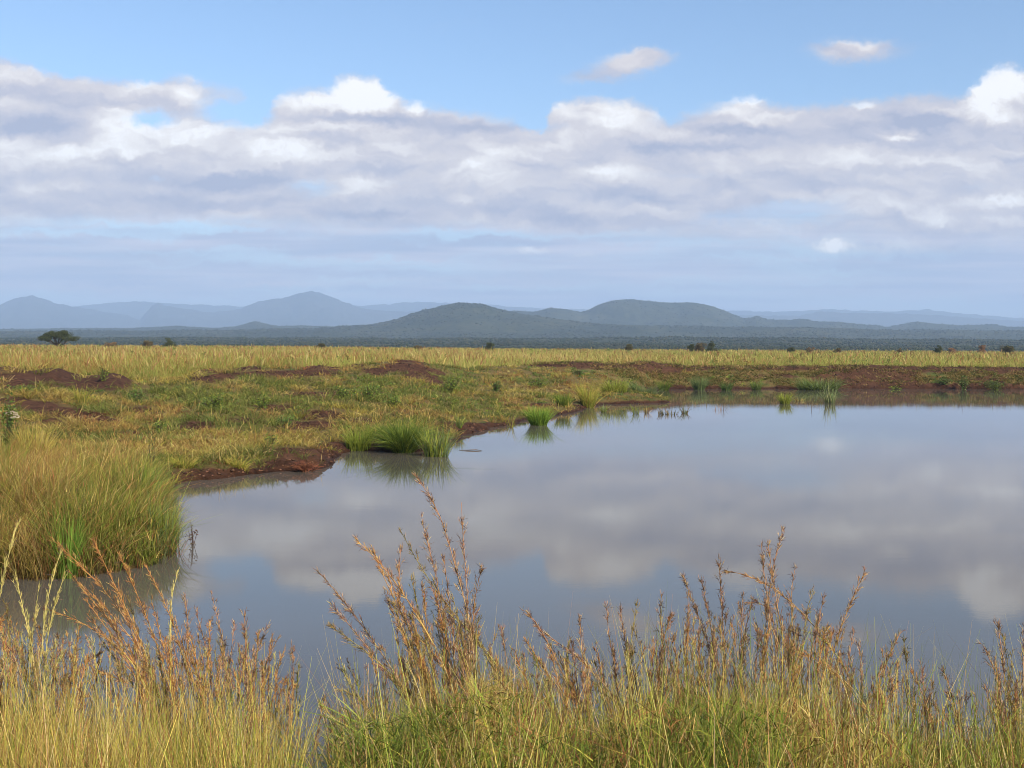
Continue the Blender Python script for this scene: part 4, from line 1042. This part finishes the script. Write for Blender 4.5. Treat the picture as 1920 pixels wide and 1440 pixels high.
tuft('round bright green tuft standing alone in the water with its reflection', 1010, 797, 50, 760, [(0.20, 0.34, 0.05), (0.26, 0.38, 0.06), (0.13, 0.22, 0.03)], 900, lean=.55, bend=.5)
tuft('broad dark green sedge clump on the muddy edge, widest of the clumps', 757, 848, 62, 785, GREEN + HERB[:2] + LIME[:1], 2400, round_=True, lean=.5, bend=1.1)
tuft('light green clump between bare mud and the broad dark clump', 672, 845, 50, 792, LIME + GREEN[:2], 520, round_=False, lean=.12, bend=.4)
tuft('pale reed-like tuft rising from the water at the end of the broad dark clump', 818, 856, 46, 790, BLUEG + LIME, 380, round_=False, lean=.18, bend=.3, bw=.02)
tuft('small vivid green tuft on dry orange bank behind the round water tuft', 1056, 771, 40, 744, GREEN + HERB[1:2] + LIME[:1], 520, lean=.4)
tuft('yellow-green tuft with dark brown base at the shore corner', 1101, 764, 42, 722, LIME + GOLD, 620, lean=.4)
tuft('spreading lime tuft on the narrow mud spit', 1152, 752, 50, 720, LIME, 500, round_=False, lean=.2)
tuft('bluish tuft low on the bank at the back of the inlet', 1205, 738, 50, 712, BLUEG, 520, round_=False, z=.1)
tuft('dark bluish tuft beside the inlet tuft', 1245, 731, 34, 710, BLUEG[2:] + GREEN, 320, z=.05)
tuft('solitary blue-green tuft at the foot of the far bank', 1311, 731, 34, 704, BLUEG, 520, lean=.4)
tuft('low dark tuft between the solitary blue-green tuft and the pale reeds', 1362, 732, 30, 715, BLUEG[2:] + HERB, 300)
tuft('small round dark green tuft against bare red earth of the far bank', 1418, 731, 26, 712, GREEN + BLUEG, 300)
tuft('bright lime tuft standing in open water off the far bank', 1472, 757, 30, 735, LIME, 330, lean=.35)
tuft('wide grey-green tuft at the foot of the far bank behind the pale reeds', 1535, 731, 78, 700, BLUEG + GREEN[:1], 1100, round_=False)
tuft('pale reeds leaning out of the water beneath the grey-green tuft', 1556, 756, 22, 712, [(0.34,0.36,0.18),(0.26,0.32,0.14)], 90, round_=False, lean=.12, bend=.2, bw=.035, name='reeds', cat='reeds', group='reeds in the shallows')
tuft('few bent straw stems in shallows next to the bright lime tuft', 1499, 752, 22, 742, STRAW, 26, bw=.03, lean=.9, name='reeds', cat='reeds', group='reeds in the shallows')
tuft('dark stubby reed stumps in a cluster off the spit', 1253, 777, 40, 763, [(0.16,0.10,0.06),(0.24,0.18,0.08),(0.12,0.13,0.05)], 90, round_=False, lean=.3, bend=.2, bw=.03, name='reeds', cat='reeds', group='reeds in the shallows')
tuft('small stub of green-brown reeds beside the cluster of stumps', 1284, 775, 18, 760, [(0.16,0.12,0.06),(0.20,0.24,0.10)], 50, lean=.4, bw=.03, name='reeds', cat='reeds', group='reeds in the shallows')
tuft('green reed sprig in water before the spreading lime tuft', 1132, 773, 18, 756, LIME + BLUEG, 60, bw=.022, lean=.2, name='reeds', cat='reeds', group='reeds in the shallows')
tuft('thin green reed sprig between two straw sprigs off the spit', 1192, 776, 18, 756, LIME + BLUEG, 55, bw=.022, lean=.25, name='reeds', cat='reeds', group='reeds in the shallows')
tuft('straw coloured reed sprig off the tip of the spit', 1212, 774, 16, 758, STRAW + RUST[:1], 40, bw=.022, lean=.3, name='reeds', cat='reeds', group='reeds in the shallows')
tuft('sparse pinkish reed sprigs standing alone in open water', 1350, 769, 26, 752, [(0.34,0.20,0.12),(0.28,0.18,0.10)], 26, bw=.022, lean=.25, name='reeds', cat='reeds', group='reeds in the shallows', round_=False)
tuft('grassy sprig by the dark mud bank near the floating stick', 861, 812, 22, 786, LIME + BLUEG, 90, bw=.02, lean=.2, name='reeds', cat='reeds', group='reeds in the shallows')
tuft('two long pale blades at the shore left of the round water tuft', 958, 802, 14, 768, STRAW + LIME, 16, bw=.02, lean=.3, name='reeds', cat='reeds', group='reeds in the shallows')
tuft('fountain of pale green blades at the tip of the grassy point', 304, 1035, 54, 935, BLUEG + LIME, 700, round_=False, lean=.14, bend=.4)
tuft('vivid green sedge clump at the base of the grassy point', 128, 1066, 60, 955, [(0.15,0.27,0.04),(0.19,0.31,0.05)], 260, lean=.15, bend=.35, bw=.014, z=.15)
tuft('vivid green blades near the corner where the point meets the mud', 282, 960, 40, 878, [(0.12,0.25,0.06),(0.16,0.28,0.07)], 300, lean=.15, bend=.3, z=.2)
tuft('dark blue-green sedge rooted in the near water beside the tallest fan', 655, 1436, 60, 1330, [(0.07,0.12,0.05),(0.12,0.20,0.08)], 120, lean=.35, bend=.4, bw=.007, z=.05, group='green tufts along the near shore')
tuft('straw tussock on the bank behind the rank grass point', 60, 905, 80, 820, STRAW + GOLD, 900, lean=.2, bend=.4, z=.35, group='straw tufts on the bank')
tuft('golden tuft above the trampled mud by the red twiggy bush', 445, 868, 44, 842, GOLD + LIME[:1], 300, round_=False, lean=.4, z=.35, group='straw tufts on the bank')
tuft('golden-green tuft on the bank over the muddy corner', 345, 858, 40, 830, GOLD + LIME, 260, round_=False, lean=.4, z=.6, group='straw tufts on the bank')
tuft('thin grassy sapling clump in front of the red mounds', 152, 762, 40, 722, GOLD + GREEN, 160, lean=.3, z=1.1, group='straw tufts on the bank')

def twigs(label, cx, by, w, ty, cols, n=40, name='twiggy_bush', cat='bush', z=0.0, forks=3, mat=None, leaf=None, nleaf=0, lsize=.05, rad0=.008, up=1.0, group=None):
    c = onz(cx, by, z); d = c[1]; h = (by - ty) / FOC * d; rw = w / FOC * d * .5
    gz = max(float(ground_z(np.array([c[0]]), np.array([c[1]]))[0][0]), -.05); c[2] = gz
    root = bpy.data.objects.new(name, None); COL.objects.link(root); root.location = tuple(c); tag(root, label, cat, group)
    a = Acc(); tipsP = []
    for i in range(n):
        th = rng.uniform(0, 2 * np.pi); rr = rng.uniform(.15, 1) * rw; hh = h * rng.uniform(.6, 1.05) * math.sqrt(max(.08, 1 - .6 * (rr / rw) ** 2)) * up
        p0 = c + np.array([rng.normal(0, .06 * rw), rng.normal(0, .06 * rw), -.02]); p2 = c + np.array([math.cos(th) * rr, math.sin(th) * rr, hh])
        p1 = (p0 + p2) / 2 + np.array([0, 0, hh * .15]) + rng.normal(0, .05 * rw, 3)
        C = smooth_path([p0, p1, p2], 6); cc = pick(cols, 1)[0]
        tubes(a, C, np.linspace(rad0, rad0 * .35, 6) + .00012 * d, cc, 3)
        tipsP += [C[1], C[2], C[3], C[4], C[5]]
        for f in range(forks):
            q = C[rng.integers(2, 5)]; e = q + np.array([rng.normal(0, .3 * rw), rng.normal(0, .3 * rw), abs(rng.normal(.12, .1)) * h])
            tubes(a, np.array([q, (q + e) / 2 + rng.normal(0, .02, 3), e]), np.array([.5, .35, .2]) * rad0 + .0001 * d, cc, 3); tipsP.append(e)
    link('stems', a.mesh('stems', mat or M_SEED, c), root)
    if leaf:
        b = Acc(); tp = np.array(tipsP); k = rng.choice(len(tp), nleaf); Pn = tp[k] + rng.normal(0, 1, (nleaf, 3)) * np.array([.24 * rw, .24 * rw, .16 * h])
        Pn[:, 2] = np.maximum(Pn[:, 2], gz + .02)
        cl = pick(leaf, nleaf); leaf_quads(b, Pn, lsize * rng.uniform(.6, 1.3, nleaf), cl)
        link('foliage', b.mesh('foliage', M_LEAF, c), root)
    return root, c, h, rw

REDT = [(0.20, 0.07, 0.04), (0.26, 0.10, 0.05), (0.14, 0.05, 0.03)]
DKST = [(0.07, 0.05, 0.03), (0.10, 0.08, 0.04)]
twigs('bare red twiggy bush overhanging the water from the mud', 572, 884, 62, 858, REDT, 46, up=1.0)
shrubs = [('leafy green shrub where the red mound falls to the saddle', 846, 737, 62, 700, 900), ('small dark round shrub standing alone on the dry saddle', 931, 735, 24, 712, 420),
 ('wide leafy shrub clump in the middle of the bank', 690, 750, 70, 716, 1100), ('green herb bush below the broken red crest', 640, 748, 44, 724, 600),
 ('leafy bush beneath the long low red mound', 404, 768, 60, 736, 900), ('light green bush left of the broken crest', 492, 765, 44, 738, 600),
 ('dark green bush at the foot of the low saddle', 254, 752, 44, 728, 600), ('green shrub topping the crest between two red mounds', 196, 714, 22, 688, 260),
 ('grey-green weed clump before the leftmost red mound', 40, 730, 60, 716, 500), ('round herb bush above the red-brown bare patch', 740, 762, 40, 738, 500),
 ('dark herb bush in the middle of the bank above the trampled mud', 535, 800, 34, 780, 380), ('pale green leafy plant above the muddy bay', 508, 838, 30, 808, 300),
 ('leafy plant below the bare streak of red soil', 300, 812, 30, 786, 300), ('low green bush near the start of the far ridge', 1010, 727, 36, 712, 380),
 ('dark low shrub on the crest where the far ridge begins', 1085, 704, 34, 694, 300), ('dark shrub hanging over the far bank near its far end', 1806, 730, 22, 706, 420),
 ('dark low shrub at the top of the far bank near its far end', 1862, 716, 46, 700, 500), ('dark low shrub halfway up bare red far bank', 1770, 712, 40, 700, 380),
 ('low bushy growth by the waterline under the far bank end', 1868, 731, 34, 718, 300), ('flat green shrub on the far bank above the pale reeds', 1680, 708, 26, 701, 200)]
for lab, cx, by, w, ty, nl in shrubs:
    # root the shrub on the slope where its base shows
    v = ray(cx, by); ys = np.linspace(26, 130, 900); gz, _ = ground_z(v[0] * ys, ys); hit = np.argmax(CAM_Z + v[2] * ys <= np.maximum(gz, 0)); zz = max(float(gz[hit]), 0)
    d_ = ys[hit]
    if by > 720 and cx < 1000: w *= .85; ty += .12 * (by - ty)
    twigs(lab, cx, by, w, ty, DKST, 16, name='shrub', cat='shrub', z=zz, forks=2, leaf=HERB if 'dark' in lab else HERB[1:] + GREEN + LIME[:1], nleaf=int(nl * .9), lsize=.04 + .0009 * d_, group='low shrubs on the banks')

# tall plant with white flower heads, behind the point at the left
r_, c_, h_, rw_ = twigs('tall leafy plant topped with a woolly white flower head', 16, 905, 46, 775, DKST, 14, name='flowering_plant', cat='flowering plant', z=.35, forks=3, leaf=HERB + GREEN[:1], nleaf=900, lsize=.075)
fh = Acc(); ctr = at(22, 775, c_[1]); q = rng.normal(0, 1, (420, 3)); q /= np.linalg.norm(q, axis=1, keepdims=True)
off5 = np.array([(-.10, 0, 0), (.0, .02, .03), (.10, 0, -.01), (.14, 0, -.08), (.04, -.03, -.10)])[rng.integers(0, 5, 420)]
leaf_quads(fh, ctr + off5 + q * np.array([.06, .06, .035]), .035, pick([(0.52, 0.44, 0.38), (0.62, 0.55, 0.48), (0.40, 0.30, 0.25)], 420))
link('flower_head', fh.mesh('flower_head', M_LEAF, c_), r_)
twigs('slender dark leafy plant in the trampled slope by the grassy point', 288, 905, 26, 800, DKST, 5, name='flowering_plant', cat='leafy plant', z=.4, forks=3, leaf=HERB, nleaf=170, lsize=.045, rad0=.004)
twigs('dark leggy water plant rising from open water off the grassy point', 362, 1022, 34, 966, [(0.06,0.04,0.035),(0.09,0.05,0.04)], 5, name='water_plant', cat='water plant', forks=3, rad0=.004, leaf=[(0.07,0.05,0.04),(0.12,0.07,0.05)], nleaf=26, lsize=.05, group='leggy plants standing in the pond')
twigs('leggy water plant with dark dots of leaves close to the muddy corner', 328, 945, 30, 922, [(0.08,0.07,0.04)], 5, name='water_plant', cat='water plant', forks=2, rad0=.004, leaf=[(0.07,0.06,0.04),(0.05,0.09,0.04)], nleaf=22, lsize=.05, group='leggy plants standing in the pond')
twigs('thin drooping reddish water plant beside the pale fountain tuft', 338, 1040, 50, 990, [(0.25,0.09,0.06),(0.15,0.12,0.06)], 6, name='water_plant', cat='water plant', forks=1, rad0=.003, group='leggy plants standing in the pond')
s_ = onz(882, 845); a = Acc(); tubes(a, [s_ + (-.42, .1, .012), s_ + (-.1, 0, .02), s_ + (.2, .03, .03), s_ + (.42, -.05, .014)], [.008, .018, .02, .008], (0.05, 0.05, 0.035), 6)
tag(link('floating_stick', a.mesh('floating_stick', M_BARK, s_), None, s_), 'dark stick floating on open water off the sedge clumps', 'stick')

# ---------------------------------------------------------------- clods of trampled mud at the water's edge
def build_clods():
    acc = Acc(); oct_ = np.array([(1,0,0),(-1,0,0),(0,1,0),(0,-1,0),(0,0,1),(0,0,-1)], float)
    ft = np.array([(0,2,4),(2,1,4),(1,3,4),(3,0,4),(2,0,5),(1,2,5),(3,1,5),(0,3,5)])
    x, y, z, sd = scatter(150000, 28, 110, -.34, .5)
    s = soil_of(x, y, z, sd); k = (sd > .02) & (s > .55) & (rng.uniform(0, 1, len(x)) < .4)
    x, y, z = x[k], y[k], z[k]; n = len(x); r = rng.uniform(.015, .065, n) ** 1.0 * (.7 + .008 * y)
    V_ = np.stack([x, y, z + r * .2], -1)[:, None] + oct_[None] * r[:, None, None] * rng.uniform(.6, 1.3, (n, 6, 3)) * np.array([1.2, 1.2, .75])
    T_ = (ft[None] + 6 * np.arange(n)[:, None, None]).reshape(-1, 3)
    acc.add(V_.reshape(-1, 3), None, T_, np.repeat(pick([(0.075,0.036,0.022),(0.12,0.060,0.036),(0.035,0.018,0.012)], n), 6, 0))
    m, nt = new_mat('mud_clods'); out_surface(nt, principled(nt, attr(nt, 'col'), .85, .2).outputs[0])
    tag(link('mud_clods', acc.mesh('mud_clods', m)), 'loose clods of dark red earth on bare ground', 'mud', kind='stuff')
build_clods()

# ---------------------------------------------------------------- far trees standing over the grass
def tree(label, cx, ty, w, pal, d=340.0, kind='round', name='bush_tree', group='trees standing beyond the grass'):
    u = ray(cx, 650)[0]; x = u * d; zb_ = float(ground_z(np.array([x]), np.array([d]))[0][0]); top = at(cx, ty, d)[2]; h = top - zb_; rw = w / FOC * d * .5
    c = np.array([x, d, zb_]); root = bpy.data.objects.new(name, None); COL.objects.link(root); root.location = tuple(c)
    tag(root, label, 'tree' if kind == 'flat' else 'bush', group)
    a = Acc(); b = Acc(); nb_ = 22 if kind == 'flat' else 8
    hub = c + np.array([0, 0, h * .18])
    tubes(a, [c - (0, 0, .2), c + (0, 0, h * .1), hub], [.28 * h / 6, .22 * h / 6, .18 * h / 6], (.08, .06, .045), 7)
    for i in range(nb_):
        th = rng.uniform(0, 2 * np.pi); rr = rw * rng.uniform(.15, .66)
        if kind == 'flat': rr = rw * (rng.uniform(.45, .95) if i > 3 else rng.uniform(.05, .5)); e = c + np.array([math.cos(th) * rr, math.sin(th) * rr, h * (1 - .50 * (rr / rw) ** 2) * rng.uniform(.80, .97)])
        else: e = c + np.array([math.cos(th) * rr * .8, math.sin(th) * rr * .8, h * rng.uniform(.15, .9) * (1 - .4 * (rr / rw) ** 2)])
        C = smooth_path([hub, (hub + e) / 2 + rng.normal(0, .06 * rw, 3), e], 7); tubes(a, C, np.linspace(.13, .05, 7) * h / 6 + .02, (.08, .06, .045), 5)
        nc = 5
        for j in range(nc):
            kf = .6 if kind == 'flat' else 1.0; cc_ = e + rng.normal(0, 1, 3) * np.array([rw * .24 * kf, rw * .24 * kf, h * (.045 if kind == 'flat' else .11)])
            nl = 130; q = rng.normal(0, 1, (nl, 3)); q /= np.linalg.norm(q, axis=1, keepdims=True); q *= rng.uniform(.3, 1, (nl, 1)) ** .6
            sz = np.array([rw * .27 * kf, rw * .27 * kf, h * (.10 if kind == 'flat' else .17)])
            Pn = cc_ + q * sz; Pn[:, 2] = np.clip(Pn[:, 2], c[2] + .1, c[2] + h * 1.02)
            leaf_quads(b, Pn, .18 + .02 * rw, pick(pal, nl))
    link('trunk', a.mesh('trunk', M_BARK, c), root)
    link('crown', b.mesh('crown', M_TREE, c), root)
OLV = [(0.055, 0.07, 0.022), (0.08, 0.09, 0.03), (0.04, 0.05, 0.018)]
BRN = [(0.13, 0.10, 0.045), (0.17, 0.12, 0.055), (0.09, 0.075, 0.03)]
PNK = [(0.30, 0.17, 0.09), (0.24, 0.14, 0.08)]
tree('flat-topped acacia with spreading limbs, largest tree on the plain', 108, 619, 70, OLV, 330, 'flat', 'acacia_tree')
for lab, cx, ty, w, pal in [('rusty bush right of the acacia', 210, 641, 34, PNK + BRN), ('brownish bush beside the round dark green bush', 277, 639, 26, BRN), ('round dark green bush between acacia and pointed mountain', 315, 634, 36, OLV),
    ('olive bush below the pointed far mountain', 601, 644, 26, BRN + OLV), ('faint low bush below the slope of the first hill', 785, 648, 20, BRN), ('small dark bush under the first wooded hill', 918, 643, 24, OLV),
    ('dark olive bush below the big flat-topped hill', 1180, 646, 24, OLV + BRN), ('smallest dark bush of the trio beneath the big hill slope', 1296, 646, 14, OLV), ('brown middle bush of the trio beneath the big hill slope', 1313, 643, 24, BRN),
    ('dark green bush, tallest of the trio beneath the big hill slope', 1333, 640, 26, OLV), ('small dark bush below the low knolls', 1484, 650, 20, OLV), ('rust-red bush beside the small dark bush below low knolls', 1520, 650, 22, PNK + BRN),
    ('low brown bush beneath the last knolls', 1570, 653, 16, BRN), ('thin brown bush between the two groups of bushes', 1685, 653, 16, BRN), ('rounded dark bush, second last dark one on the plain', 1759, 648, 18, OLV),
    ('pinkish feathery bush beside the rounded dark bush', 1785, 652, 20, PNK), ('pale pinkish bush between the pink bush and the last brown bush', 1841, 648, 22, PNK), ('broad olive-brown bush, last on the plain', 1886, 644, 36, BRN + OLV)]:
    tree(lab, cx, ty, w, pal)

# ---------------------------------------------------------------- distant woodland on the hills
def build_woods():
    acc = Acc(); n = 110000
    y = 560 * (5400 / 560.0) ** (rng.uniform(0, 1, n) ** .8); u = rng.uniform(-.6, .6, n); x = u * y
    z, _ = far_height(x, y)
    dn = fbm(x / 120, y / 160, 301, 4); k = rng.uniform(0, 1, n) < np.clip((dn - .30) * 3.2, .12, 1); x, y, z = x[k], y[k], z[k]; n = len(x)
    oct_ = np.array([(1,0,0),(-1,0,0),(0,1,0),(0,-1,0),(0,0,1),(0,0,-.6),(.7,.7,.5),(-.7,-.7,.5)], float)[:6]
    ft = np.array([(0,2,4),(2,1,4),(1,3,4),(3,0,4),(2,0,5),(1,2,5),(3,1,5),(0,3,5)])
    r = rng.uniform(0.7, 2.3, n) * (.75 + y / 4500)
    V_ = np.stack([x, y, z + r * .35], -1)[:, None] + oct_[None] * r[:, None, None] * rng.uniform(.6, 1.3, (n, 6, 3)) * np.array([1.1, 1.1, .8])
    T_ = (ft[None] + 6 * np.arange(n)[:, None, None]).reshape(-1, 3)
    acc.add(V_.reshape(-1, 3), None, T_, np.repeat(pick([(0.018,0.028,0.014),(0.026,0.035,0.015),(0.036,0.042,0.018),(0.016,0.024,0.012),(0.05,0.05,0.024)], n), 6, 0))
    m, nt = new_mat('far_woodland'); out_surface(nt, principled(nt, attr(nt, 'col'), .9, .1).outputs[0])
    tag(link('woodland', acc.mesh('woodland', m)), 'distant scrub woodland covering the hills', 'woodland', kind='stuff')
build_woods()
